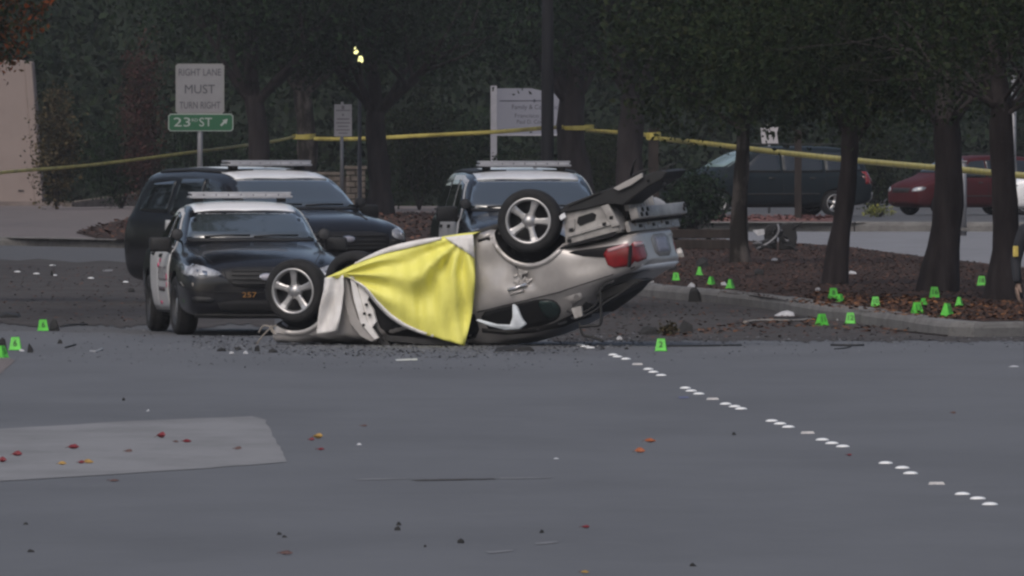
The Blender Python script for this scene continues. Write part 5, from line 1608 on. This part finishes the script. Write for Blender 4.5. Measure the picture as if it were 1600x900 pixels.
MK = [
    (1033, 548.5, 0, -6, '2', 'green marker numbered 2 standing alone on the road ahead of the kerb', 1.0),
    (67, 517, 0, 8, '6', 'green marker beside a black block left of the police saloon', 1.0),
    (24, 547, 0, -5, '6', 'green marker near the left edge with black debris around it', 1.05),
    (3, 559, 0, 60, '5', 'green marker cut off by the left edge of the picture', .95),
    (1056, 438, .15, 4, '3', 'green marker on the island nearest the overturned tail', .85),
    (1093, 430, .15, 82, '4', 'green marker seen edge-on, farthest of the four by the overturned tail', .95),
    (1111, 444.5, .15, 60, '5', 'green marker tipped askew between two others behind the kerb', .85),
    (1141, 450.5, .15, 70, '7', 'green marker beside a white scrap, rightmost of the four by the overturned tail', .95),
    (1302, 466, .15, 10, '8', 'green marker at foot of the slim dark tree, upright one of a touching pair', 1.0),
    (1313, 471.5, .15, 55, '9', 'green marker tipped against another at foot of the slim dark tree', .75),
    (1368, 478.5, .15, -4, '10', 'green marker alone on the leaves between the slim and the thick trees', .9),
    (1284, 508.5, .0, 35, '11', 'green marker below the kerb at the end of a broken strip', 1.05),
    (1329, 505.5, .0, -8, '12', 'green marker below the kerb, right of the broken strip', 1.0),
    (1433, 489.5, .15, 25, '13', 'green marker in front of a half hidden one beneath the thick tree', 1.0),
    (1443, 476, .15, 30, '14', 'small green marker half hidden behind another beneath the thick tree', .6),
    (1480, 494, .15, 62, '15', 'bright green marker on the kerb edge below the thick tree', 1.15),
    (1460, 465, .15, 5, '16', 'green marker right at the foot of the thick leaning tree', 1.05),
    (1499, 480, .15, 75, '17', 'green marker seen edge-on between the two right-hand trees', .95),
    (1534, 446, .15, -10, '18', 'green marker left of the trunk nearest the right edge', 1.0),
]
for m_ in MK: marker(*m_)

# ================================================================== lane dots
def dot_mesh():
    bm = B(); prof = [(.052, 0), (.051, .003), (.045, .009), (.032, .014), (.016, .0165), (.0, .0175)]
    rings = []
    for r, z in prof[:-1]: rings.append([bm.verts.new((r * math.cos(2 * math.pi * k / 20), r * math.sin(2 * math.pi * k / 20), z)) for k in range(20)])
    for a, c in zip(rings, rings[1:]):
        for k in range(20): bm.faces.new((a[k], a[(k + 1) % 20], c[(k + 1) % 20], c[k])).smooth = True
    t = bm.verts.new((0, 0, .0175))
    for k in range(20): bm.faces.new((rings[-1][k], rings[-1][(k + 1) % 20], t)).smooth = True
    bm.faces.new(list(reversed(rings[0])))
    me = bpy.data.meshes.new('lane_dot'); bm.to_mesh(me); bm.free(); me.materials.append(m_dot); return me
_dm = dot_mesh()
bm = B()
prism(bm, [(-.055, -.05, 0), (.055, -.05, 0), (.045, -.028, .016), (-.045, -.028, .016)], (0, .07, 0))
_rm = bpy.data.meshes.new('lane_reflector'); bm.to_mesh(_rm); bm.free(); _rm.materials.append(m_reflector)
BETWEEN = ['beside the overturned car', 'just beyond the farthest reflector', 'just before the farthest reflector', 'just beyond the second farthest reflector', 'just before the second farthest reflector',
           'just beyond the third farthest reflector', 'just before the third farthest reflector', 'just beyond the nearest reflector', 'nearest the camera']
G = [[(907, 539.5), (914, 541.8), (922, 544)], [(958, 555), (965, 558), (978, 561.5)], [(1013, 577.5), (1021, 582), (1033, 587)], [(1071, 607), (1080, 611.5), (1092, 616)], [(1134, 632), (1148, 636), (1158, 639.5)],
     [(1206, 658.5), (1219, 663), (1232, 668)], [(1285, 688), (1300, 693.5), (1317, 698.5)], [(1384, 724.5), (1410, 732), (1423, 740.5)], [(1504, 773), (1528, 780), (1547, 789)]]
ORD = ['farthest', 'middle', 'nearest']
for gi, grp in enumerate(G):
    for di, (px, py) in enumerate(grp):
        o = link('lane_dot', _dm); o.location = gp(px, py, .001)
        tag(o, f'{ORD[di]} of the three white lane dots {BETWEEN[gi]}', 'lane dot', 'white domed dots along the lane')
for k, (px, py) in enumerate([(996, 570), (1113.5, 624.5), (1262, 677.5), (1463.5, 757)]):
    o = link('lane_reflector', _rm); o.location = gp(px, py, .001); o.rotation_euler = (0, 0, 0)
    tag(o, f'{("farthest", "second farthest", "third farthest", "nearest")[k]} flat pale reflector in the row of lane dots', 'reflector', 'flat reflectors along the lane')
for k, (px, py, lab) in enumerate([(27, 425, 'leftmost white dot on the far road at the left edge'), (57, 428, 'second white dot from the left edge on the far road'), (82, 415, 'farthest white dot on the far road at left'),
                                   (84, 430.5, 'white dot directly nearer than the farthest one on the far road'), (142, 435, 'white dot on the muddy far road midway to the left police SUV'), (196, 441, 'white dot on the far road just left of the police saloon')]):
    o = link('lane_dot', _dm); o.location = gp(px, py, .003); o.scale = (1.05, 1.05, 1.0)
    tag(o, lab, 'lane dot', 'white dots on the far road')

# ================================================================== fallen leaves on the road
def leaf_obj(px, py, w_px, m, label, seed, curl=.5):
    rng = random.Random(seed)
    p = gp(px, py, .005); s = F / p.y; L = w_px / s
    bm = B(); g = []
    for i in range(6):
        u = i / 5; half = math.sin(math.pi * min(1, u * .94 + .03)) ** .7 * L * .36
        row = []
        for j in range(5):
            v = (j - 2) / 2
            jag = 1 + (.22 if (i % 2) and abs(v) == 1 else 0)
            row.append(bm.verts.new(((u - .5) * L, v * half * jag, curl * L * (.55 * (u - .5) ** 2 * 2 + .5 * v * v * math.sin(math.pi * u)) + rng.uniform(0, .04) * L)))
        g.append(row)
    for a, c in zip(g, g[1:]):
        for j in range(4): bm.faces.new((a[j], c[j], c[j + 1], a[j + 1])).smooth = True
    bmesh.ops.rotate(bm, verts=bm.verts[:], cent=(0, 0, 0), matrix=Matrix.Rotation(rng.uniform(-.5, .5), 3, 'Z') @ Matrix.Rotation(rng.uniform(.1, .5), 3, 'X'))
    lo = min(v.co.z for v in bm.verts)
    bmesh.ops.translate(bm, verts=bm.verts[:], vec=(0, 0, -lo))
    o = obj('fallen_leaf', bm, m); o.location = p
    tag(o, label, 'leaf', 'fallen leaves on the road')
    b = B(); tube(b, [(-L * .5, 0, .004 + L * .12), (-L * .75, L * .1, .004)], [.003, .002], 4); obj('stalk', b, m_leaf_brown, o)
    o.modifiers.new('t', 'SOLIDIFY').thickness = .0015
LV = [(252, 684, 15, 'r', 'largest red leaf on the right half of the pale road marking', 1.1), (115, 701, 18, 'r', 'red leaf on the pale road marking left of centre', .6), (27, 712, 16, 'r', 'red leaf on the pale marking near the left edge', .8),
      (4, 722, 12, 'r', 'dark red leaf on the marking cut by the left edge', 1.2), (127, 724, 11, 'r', 'red leaf touching a yellow one on the pale marking', .7), (138, 723.5, 16, 'y', 'yellow leaf touching a red one on the pale marking', .5),
      (97, 726, 13, 'y', 'small yellowish leaf alone on the pale marking at left', .6), (292, 691, 14, 'r', 'small red leaf right of the largest on the pale marking', .6), (275, 691, 8, 'b', 'tiny dark leaf between two red ones on the marking', .6),
      (372, 702, 12, 'b', 'flat brown leaf at the right part of the pale marking', .3), (178, 752, 16, 'b', 'brown leaf on the asphalt just below the pale marking', .3), (201, 706, 12, 'b', 'faded brown leaf in the middle of the pale marking', .3),
      (497, 685, 16, 'y', 'tan leaf on the asphalt right of the pale marking', .9), (487, 688, 10, 'r', 'red leaf beside a tan one right of the marking', .6), (501, 703, 12, 'r', 'dull red leaf nearer than the tan one right of the marking', .4),
      (1000, 707, 16, 'o', 'bright orange leaf in the middle of the road', .7), (1016, 691, 18, 'o', 'orange brown leaf just beyond the bright orange one', .5), (1327, 712, 9, 'r', 'small red leaf just right of the lane dots', .6),
      (915, 825, 14, 'r', 'red brown leaf low in the foreground right of centre', .5), (447, 866, 20, 'b', 'flat brown leaf in the left foreground', .3), (914, 895, 13, 'y', 'tan leaf at the bottom edge of the road', .4), (569, 666, 10, 'b', 'faint brown leaf beyond the tan one on the road', .4),
      (1490, 646, 8, 'b', 'tiny brown leaf on the road right of the lane dots', .5)]
MM = dict(r=m_leaf_redfall, y=m_leaf_yellow, o=m_leaf_orange, b=m_leaf_brown)
for i, (px, py, w, c, lab, cu_) in enumerate(LV): leaf_obj(px, py, w, MM[c], lab, 100 + i, cu_)

# ================================================================== debris
def chunk(name, label, px, py, w_px, h_px, m, seed, z=0.0, depth=None, cat='debris', group='wreckage strewn over the road', n=16, flat=False, rz=None):
    rng = random.Random(seed)
    p = gp(px, py, z); s = F / p.y; w, h = w_px / s, h_px / s; d = depth or w * .7
    bm = B()
    for k in range(n):
        x, y = rng.uniform(-1, 1), rng.uniform(-1, 1)
        zz = rng.random() ** (.6 if not flat else 1.2) * (1 - .45 * max(abs(x), abs(y)) ** 3)
        bm.verts.new((x * w / 2, y * d / 2, zz * h))
    for x, y in ((-.5, -.45), (.48, -.4), (-.45, .45), (.5, .4)): bm.verts.new((x * w, y * d, 0))
    bm.verts.new((rng.uniform(-.2, .2) * w, 0, h))
    r = bmesh.ops.convex_hull(bm, input=bm.verts[:])
    loose = [v for v in bm.verts if not v.link_faces]
    bmesh.ops.delete(bm, geom=loose, context='VERTS')
    o = obj(name, bm, m); o.location = p; o.rotation_euler = (0, 0, rz if rz is not None else 0)
    tag(o, label, cat, group)
    return o
def rod(name, label, pts, r_px, m, cat='debris', group='wreckage strewn over the road', flat=.5):
    """pts: (px, py, height in px above the ground)"""
    bm = B(); P = []
    for px, py, hp in pts:
        g = gp(px, py); s = F / g.y; P.append(g + Vector((0, 0, hp / s + r_px / s * flat)))
    s = F / P[0].y
    tube(bm, P if len(P) < 3 else smooth_line(P, 5), r_px / s, 6)
    o = obj(name, bm, m); tag(o, label, cat, group); return o
D, PL, TN = m_debris_black, m_debris_pale, m_debris_tan
def broken_block():
    o = chunk('broken_housing', 'black broken housing right beside the green marker at left', 85, 517, 17, 19, D, 1, n=8)
broken_block()
chunk('broken_lamp', 'black fragment right of the marker near the left edge', 47, 551, 9, 15, D, 2, n=7)
chunk('plastic_shard', 'dark green fragment at the left edge beside the markers', 3, 553, 18, 26, D, 3)
chunk('plastic_shard', 'flat dark shard lying far left on the muddy road', 14, 496, 36, 9, D, 4, flat=True, depth=.8)
chunk('pale_fragment', 'small pale fragment at the foot of the left marker', 34, 549, 8, 4, PL, 5)
rod('trim_strip', 'thin dark strip trailing right from the black housing', [(94, 511, 0), (112, 510, 1), (136, 509, 2)], 1.2, D)
chunk('plastic_shard', 'dark lump at the end of the thin strip at left', 129, 509, 9, 7, D, 6)
chunk('plastic_shard', 'small dark shard with a pale tip on the road at left', 94, 537, 9, 7, D, 7)
rod('trim_strip', 'short dark strip on the road left of the pale curve', [(102, 544, 0), (118, 540, 1)], 1.5, D)
rod('pale_strip', 'curved white strip on the road ahead of the police saloon', [(141, 549, 0), (150, 549.5, 0), (160, 547, 2)], 1.2, PL)
chunk('plastic_shard', 'small dark upright piece on the far road between white dots', 81, 431, 5, 9, D, 8)
chunk('plastic_shard', 'small dark piece just left of the police saloon wheel', 205, 457, 12, 8, D, 9)
for i, (px, py, w, h, m, lab) in enumerate([
        (346, 549, 16, 6, D, 'flat dark shard on the road below the police saloon bumper'), (362, 553, 9, 4, PL, 'pale scrap among shards below the police saloon'), (372, 547, 10, 6, D, 'small dark shard right of the pale scrap'),
        (402, 549, 9, 10, D, 'dark lump under the loose wires by the front wheel'), (384, 553, 8, 5, PL, 'glassy scrap left of the loose wires'), (427, 551, 16, 7, D, 'dark splinter under the crushed bonnet'),
        (805, 549, 66, 11, D, 'flat black panel lying in front of the rear window'), (968, 531, 10, 6, PL, 'white scrap beneath the hanging cables'), (1014, 523, 34, 14, D, 'black crumpled piece in the gutter left of a leafy clump'),
        (1072, 521, 24, 21, D, 'black jagged piece in the gutter right of the leafy clump'), (1085, 472, 20, 24, D, 'black block leaning on the kerb front'), (1226, 494, 32, 9, PL, 'pale crushed cup lying in the gutter'),
        (1316, 501, 18, 8, PL, 'white piece wedged beside the marker below the kerb'), (1447, 512, 8, 6, PL, 'small white ball at the kerb foot, right one'), (1408, 508, 8, 5, PL, 'small white scrap at the kerb foot, left one'),
        (979, 546, 7, 4, D, 'dark crumb on the road right of the first lane dots'), (942, 546, 7, 5, D, 'dark crumb just right of first lane dots')]):
    chunk('broken_piece', lab, px, py, w, h, m, 40 + i, flat=(h < w * .4))
for i, (px, py, w, h, m, lab) in enumerate([
        (1015, 441, 14, 6, PL, 'white scrap on the kerb below the overturned tail'), (1080, 450, 12, 9, PL, 'pale round scrap on the kerb above the black block'), (1131, 446, 10, 6, PL, 'bright white scrap left of an island marker'),
        (1331, 428, 16, 5, PL, 'white scrap on the leaves right of the slim dark tree'), (1278, 454, 8, 5, PL, 'pale scrap left of the slim dark tree foot'), (1050, 423, 14, 16, D, 'dark lump behind the overturned boot lid'),
        (1098, 417, 20, 16, D, 'black lump behind the edge-on marker'), (1060, 402, 20, 15, m_bare, 'crumpled grey scrap touching the boot lid edge'), (1186, 430, 16, 10, D, 'dark chunk on the leaves right of the blotched tree'),
        (1210, 407, 10, 4, PL, 'small pale chip on the leaves below the wreckage heap')]):
    chunk('broken_piece', lab, px, py, w, h, m, 70 + i, z=.15, flat=(h < w * .4), group='wreckage strewn over the island')
rod('broken_strip', 'long broken strip of tan and black trim in the gutter', [(1163, 505, 0), (1190, 504, 2), (1240, 503, 1), (1272, 501, 1)], 2.4, TN)
rod('broken_strip', 'black end of the broken strip beside the kerb marker', [(1210, 503, 3), (1245, 502, 3), (1276, 501, 2)], 2.4, D)
rod('black_strip', 'long black strip on the road right of the marker numbered 2', [(1037, 542, 0), (1095, 541.5, 0), (1158, 540.5, 0)], 1.9, D)
rod('black_strip', 'short black strip on the road ahead of the kerb bend', [(1299, 540.5, 0), (1325, 541, 0), (1349, 540.5, 0)], 2.2, D)
rod('black_strip', 'thin black sliver just nearer than the short strip', [(1304, 546, 0), (1320, 545, 1), (1330, 543, 1)], 1.0, D)
rod('stick', 'dark stick leaning against the kerb face, left one', [(1375, 512, 0), (1390, 508, 8), (1408, 506, 14)], 1.2, m_wood)
rod('stick', 'dark stick leaning against the kerb face, right one', [(1412, 519, 0), (1425, 516, 8), (1440, 512, 14)], 1.2, m_wood)
rod('branch_piece', 'thin fallen branch along the kerb foot at the bend', [(1380, 515, 0), (1430, 521, 1), (1480, 526, 1)], 1.3, m_wood)
for i, (px, py, w, h, lab) in enumerate([(623, 821, 9, 6, 'farther of two black crumbs at the centre foreground'), (621, 829, 10, 7, 'nearer of two black crumbs at the centre foreground'), (436, 836, 8, 5, 'left of two dark crumbs in the left foreground'), (445, 840, 9, 4, 'right of two dark crumbs in the left foreground'),
                                         (720, 849, 11, 8, 'dark crumb right of the two black ones in the foreground'), (846, 833, 8, 6, 'dark crumb left of the red brown leaf in the foreground'), (1083, 885, 12, 6, 'dark crumb at the bottom edge right of centre'), (193, 626, 5, 5, 'dark crumb beyond the pale road marking'),
                                         (48, 863, 12, 5, 'dark crumb in the bottom left corner'), (664, 855, 5, 4, 'tiny dark crumb left of the foreground centre'), (1147, 680, 7, 5, 'dark crumb left of the lane dots'), (40, 820, 9, 4, 'dark crumb at the left edge below the marking')]):
    chunk('road_crumb', lab, px, py, w, h, D, 120 + i, n=8, group='dark crumbs on the near road')
for i, (px, py, w, h, lab) in enumerate([(231, 643, 6, 4, 'white chip beyond the pale road marking'), (561, 695, 9, 3, 'white chip on the road right of the tan leaf'), (1584, 573, 17, 2, 'white chip of paint near the right edge of the road'), (869, 717, 9, 2, 'faint white chip left of the orange leaf')]):
    chunk('white_chip', lab, px, py, w, h, PL, 150 + i, n=6, flat=True, depth=.12, group='white chips on the near road')
px_sheet('white_mark', ragged([(617, 561.5), (652, 560), (653, 562.5), (619, 563.5)], .6, 7, 3), m_dot, .004)
px_sheet('grey_mark', [(160, 421.5), (176, 421), (177, 423.5), (161, 424)], m_patch, .004)
px_sheet('bluish_mark', ragged([(1060, 619.5), (1075, 619), (1077, 622), (1062, 622.5)], .6, 8, 2), mat('blue_chalk', (.09, .10, .19), .9), .004)

def wreck_heap():
    Y = 232.0; s = F / Y
    t = thing('wrecked_part', 'black wrecked engine part with a pale hose on the island beyond the blotched tree', 'wreckage', ((1214 - 800) / s, Y, .15))
    X = lambda px: (px - 1214) / s
    Z = lambda py: max(0.0, H - (py - YH) / s - .15)
    for nm, ring, d, y in (('battered_case', [(1218, 391), (1242, 390), (1246, 372), (1243, 352), (1234, 347), (1222, 350), (1217, 366)], .35, 0), ('battered_case', [(1196, 386), (1214, 391), (1215, 352), (1205, 349), (1198, 353), (1194, 366)], .3, .05), ('torn_duct', [(1180, 380), (1200, 372), (1206, 378), (1190, 391), (1181, 390)], .25, -.1)):
        b = B(); prism(b, [(X(x), y, Z(yy)) for x, yy in ring], (0, d, 0)); bmesh.ops.bevel(b, geom=b.edges[:], offset=.02, segments=1, affect='EDGES'); obj(nm, b, D, t)
    b = B(); tube(b, smooth_line([(X(1215), -.06, Z(350)), (X(1217), -.08, Z(360)), (X(1212), -.08, Z(370)), (X(1200), -.10, Z(380)), (X(1182), -.12, Z(389))], 5), .022, 6); obj('hose', b, m_steel, t)
    rng = random.Random(12)
    for k in range(22):
        x0, y0 = rng.uniform(1178, 1246), rng.uniform(352, 392)
        p0 = Vector((X(x0), rng.uniform(-.25, .2), Z(y0))); p1 = p0 + Vector((rng.uniform(-.22, .22), rng.uniform(-.1, .1), rng.uniform(-.10, .14)))
        if p1.z < .01: p1.z = .02
        b = B(); tube(b, [p0, p0.lerp(p1, .5) + Vector((0, 0, rng.uniform(-.03, .05))), p1], [.022, .018, .010], 5); obj('torn_strip', b, D if k % 5 else m_steel, t)
    b = B(); prism(b, [(X(1176), .0, Z(360)), (X(1194), .0, Z(358)), (X(1195), .0, Z(366)), (X(1185), .0, Z(369))], (0, .2, 0)); obj('pale_casing', b, PL, t)
wreck_heap()

# ---- scattered litter nobody could count
def scatter(name, pts, z, m, size, seed, tilt=.5, spread=0):
    rng = np.random.default_rng(seed); n = len(pts)
    c = np.array([(p[0], p[1], z) for p in pts])
    a = rng.uniform(0, 2 * math.pi, n); L = size * rng.uniform(.5, 1.4, n)
    u = np.stack([np.cos(a), np.sin(a), rng.uniform(-tilt, tilt, n)], 1); v = np.stack([-np.sin(a), np.cos(a), rng.uniform(-tilt, tilt, n)], 1)
    c[:, 2] += L * tilt * .55
    L = L[:, None]
    V = np.stack([c - u * L * .5, c + v * L * .32, c + u * L * .5, c - v * L * .32], 1).reshape(-1, 3)
    o = link(name, mesh_np(name, V, np.arange(4 * n).reshape(-1, 4)), m); o['kind'] = 'stuff'
    return o
rg = random.Random(31)
isl2 = [(p.x, p.y) for p in island]
scatter('leaf_litter', random_in(isl2, 24000, rg), .152, m_litter, .046, 1, tilt=.35)
front = [gp(x, y, .15) for x, y in ((1230, 474), (1346, 487), (1410, 495), (1473, 501), (1600, 502), (1640, 500), (1640, 478), (1500, 470), (1380, 462), (1270, 458))]
m_litter2 = mat('orange_leaf_litter', (.2, .1, .04), .8, island=[(.030, .020, .016), (.055, .030, .022), (.10, .046, .026), (.22, .10, .045), (.035, .023, .018)], spec=.1)
scatter('leaf_litter', random_in([(p.x, p.y) for p in front], 2000, rg), .156, m_litter2, .062, 2)
gut = [gp(x, y) for x, y in ((1030, 524), (1120, 512), (1180, 500), (1240, 497), (1346, 509), (1420, 519), (1400, 524), (1250, 512), (1150, 520), (1060, 529))]
scatter('gutter_leaves', random_in([(p.x, p.y) for p in gut], 420, rg), .006, m_litter2, .07, 3, tilt=.35)
gut2 = [gp(x, y) for x, y in ((880, 531), (1100, 528), (1480, 529), (1470, 525), (1273, 497), (1020, 466), (950, 470))]
scatter('gutter_leaves', random_in([(p.x, p.y) for p in gut2], 900, rg), .006, m_litter, .055, 4, tilt=.3)
scatter('bed_litter', random_in([(p.x, p.y) for p in bed], 5000, rg), .170, m_litter, .10, 5)
mud = [gp(x, y) for x, y in ((-60, 412), (230, 420), (235, 505), (-60, 500))]
scatter('mud_crumbs', random_in([(p.x, p.y) for p in mud], 900, rg), .006, m_litter, .05, 6, tilt=.3)
m_crumb = mat('crash_crumbs', (.05, .05, .05), .6, island=[(.015, .015, .016), (.03, .028, .027), (.05, .05, .05), (.22, .22, .23), (.02, .02, .02)])
around = [gp(x, y) for x, y in ((300, 546), (430, 556), (700, 562), (900, 552), (1010, 540), (1000, 520), (880, 525), (420, 530), (300, 520))]
scatter('crash_crumbs', random_in([(p.x, p.y) for p in around], 3600, rg), .004, m_crumb, .035, 7, tilt=.4)
wide = [gp(x, y) for x, y in ((-40, 560), (300, 575), (800, 580), (1200, 560), (1600, 545), (1600, 532), (1000, 532), (300, 515), (-40, 505))]
edge = [gp(x, y) for x, y in ((860, 540), (1760, 538), (1760, 527), (860, 527))]
scatter('edge_grit', random_in([(p.x, p.y) for p in edge], 1100, rg), .005, m_crumb, .032, 10, tilt=.3)
scatter('road_grit', random_in([(p.x, p.y) for p in wide], 1500, rg), .004, m_crumb, .028, 8, tilt=.4)
reds = [(gp(x, y, .205)) for x, y in ((1120, 347), (1300, 346.5), (1300, 338.5), (1120, 338.5))]
scatter('red_leaf_litter', random_in([(p.x, p.y) for p in reds], 700, rg), .215, mat('red_litter', (.2, .07, .06), .8, island=[(.10, .04, .04), (.17, .07, .06), (.24, .11, .09), (.06, .03, .03)]), .11, 9)
yl = [(gp(x, y, .2)) for x, y in ((1350, 345), (1396, 345), (1396, 338), (1350, 338))]
shrub('low yellow flowering plant between the teal van and the red car', Vector(((1372 - 800) * 316 / F, 316, .2)), (.36, .3, .10), mat('yellow_flowers', (.3, .3, .03), .6, island=[(.03, .05, .02), (.10, .11, .02), (.30, .29, .04)]), 55, clumps=40, per=14, size=.06, spread=.06, group='shrubs along the far side', cat='plant')
# clump of torn leaves between the two black pieces in the gutter
shrub('small tan clump of torn leaves between two black pieces in the gutter', gp(1043, 525), (.10, .08, .045), m_leaf_tan, 56, clumps=24, per=8, size=.05, spread=.03, cat='leaf clump', name='leaf_clump')

# ================================================================== person at the right edge
def person():
    p = gp(1629, 592); s = F / p.y
    t = thing('person', 'person in dark uniform with a yellow sleeve patch, cut off by the right edge', 'person', p, R(15))
    bm = bmesh.new(); lay = bm.verts.layers.skin.verify()
    J = {}
    def v(k, co, r): J[k] = (bm.verts.new(co), r)
    v('pel', (0, 0, .93), .15); v('wai', (0, .0, 1.10), .145); v('che', (0, 0, 1.30), .165); v('nec', (0, 0, 1.46), .065); v('hd0', (0, -.01, 1.56), .085); v('hd1', (0, -.015, 1.66), .095); v('hd2', (0, -.01, 1.72), .07)
    for sgn, k in ((-1, 'r'), (1, 'l')):
        v(k + 'sh', (sgn * .185, 0, 1.38), .075); v(k + 'el', (sgn * .255, .02, 1.10), .055); v(k + 'wr', (sgn * .265, -.06, .885), .037)
        v(k + 'hi', (sgn * .095, 0, .88), .10); v(k + 'kn', (sgn * .115, -.02, .49), .07); v(k + 'an', (sgn * .12, .02, .10), .05); v(k + 'to', (sgn * .13, -.14, .04), .04)
    L = [('pel', 'wai'), ('wai', 'che'), ('che', 'nec'), ('nec', 'hd0'), ('hd0', 'hd1'), ('hd1', 'hd2')]
    for k in 'rl': L += [('che', k + 'sh'), (k + 'sh', k + 'el'), (k + 'el', k + 'wr'), ('pel', k + 'hi'), (k + 'hi', k + 'kn'), (k + 'kn', k + 'an'), (k + 'an', k + 'to')]
    for a, c in L: bm.edges.new((J[a][0], J[c][0]))
    for k, (vv, r) in J.items(): vv[lay].radius = (r, r)
    J['pel'][0][lay].use_root = True
    o = obj('body', bm, m_cloth_dark, t, True)
    o.modifiers.new('skin', 'SKIN').use_smooth_shade = True; o.modifiers.new('sub', 'SUBSURF').levels = 2; o.modifiers['sub'].render_levels = 2
    # hands with fingers
    for sgn in (-1, 1):
        b = bmesh.new(); lay = b.verts.layers.skin.verify()
        w = Vector((sgn * .265, -.06, .885))
        root = b.verts.new(w); root[lay].radius = (.030, .024); root[lay].use_root = True
        palm = b.verts.new(w + Vector((0, -.012, -.075))); palm[lay].radius = (.020, .036)
        b.edges.new((root, palm))
        for k, ln in enumerate((.072, .08, .075, .06)):
            y = -.045 + .020 * k
            a = b.verts.new(w + Vector((0, y, -.10))); c = b.verts.new(w + Vector((-sgn * .010, y, -.10 - ln * .55))); e = b.verts.new(w + Vector((-sgn * .028, y + .004, -.10 - ln)))
            for q, r in ((a, .0095), (c, .0088), (e, .007)): q[lay].radius = (r, r)
            b.edges.new((palm, a)); b.edges.new((a, c)); b.edges.new((c, e))
        a = b.verts.new(w + Vector((-sgn * .015, -.05, -.045))); c = b.verts.new(w + Vector((-sgn * .022, -.066, -.085)))
        for q, r in ((a, .011), (c, .0085)): q[lay].radius = (r, r)
        b.edges.new((root, a)); b.edges.new((a, c))
        h = obj('hand', b, m_skin, t, True)
        h.modifiers.new('skin', 'SKIN').use_smooth_shade = True; h.modifiers.new('sub', 'SUBSURF').levels = 1; h.modifiers['sub'].render_levels = 1
    # face and hair
    b = B(); bmesh.ops.create_uvsphere(b, u_segments=20, v_segments=14, radius=.098, matrix=Matrix.Translation((0, -.02, 1.635)) @ Matrix.Diagonal((.80, .98, 1.22, 1)))
    for vv in b.verts:
        if vv.co.y < -.08 and abs(vv.co.x) < .02 and 1.59 < vv.co.z < 1.65: vv.co.y -= .022
    hd = obj('head', b, m_skin, t, True)
    for sx in (-1, 1):
        b = B(); bmesh.ops.create_uvsphere(b, u_segments=8, v_segments=6, radius=.012, matrix=Matrix.Translation((sx * .032, -.105, 1.645))); obj('eye', b, m_dark, hd, True)
        b = B(); box(b, (sx * .080, -.01, 1.63), (.018, .035, .06), bev=.007); obj('ear', b, m_skin, hd, True)
    b = B(); box(b, (0, -.108, 1.575), (.045, .012, .010), bev=.003); obj('mouth', b, mat('lips', (.25, .10, .09), .6), hd, True)
    b = B(); bmesh.ops.create_uvsphere(b, u_segments=18, v_segments=10, radius=.108, matrix=Matrix.Translation((0, -.005, 1.67)) @ Matrix.Diagonal((.82, .96, .95, 1)))
    for vv in list(b.verts):
        if vv.co.z < 1.655 and vv.co.y < -.02: vv.co.y = max(vv.co.y, -.02)
    obj('hair', b, m_dark, t, True)
    # sleeve patch
    b = B()
    box(b, (-.275, -.045, 1.185), (.05, .02, .10), bev=.006)
    obj('sleeve_patch', b, m_patch_yellow, t)
    b = B(); lathe_y(b, [(.155, -.02), (.162, 0), (.155, .02)], 20); bmesh.ops.rotate(b, verts=b.verts[:], cent=(0, 0, 0), matrix=Matrix.Rotation(R(90), 3, 'X')); bmesh.ops.translate(b, verts=b.verts[:], vec=(0, 0, .98)); obj('belt', b, m_plastic, t)
person()

# ================================================================== air
if HAZE > 0:
    b = B(); box(b, (0, 195, 5.5), (90, 400, 14.0))
    m = bpy.data.materials.new('haze'); m.use_nodes = True; nt = m.node_tree; nt.nodes.clear()
    out = nt.nodes.new('ShaderNodeOutputMaterial'); pv = nt.nodes.new('ShaderNodeVolumePrincipled')
    pv.inputs['Color'].default_value = (.80, .82, .88, 1); pv.inputs['Density'].default_value = HAZE; pv.inputs['Anisotropy'].default_value = 0.0
    nt.links.new(pv.outputs[0], out.inputs['Volume'])
    o = obj('haze', b, m); o['kind'] = 'stuff'
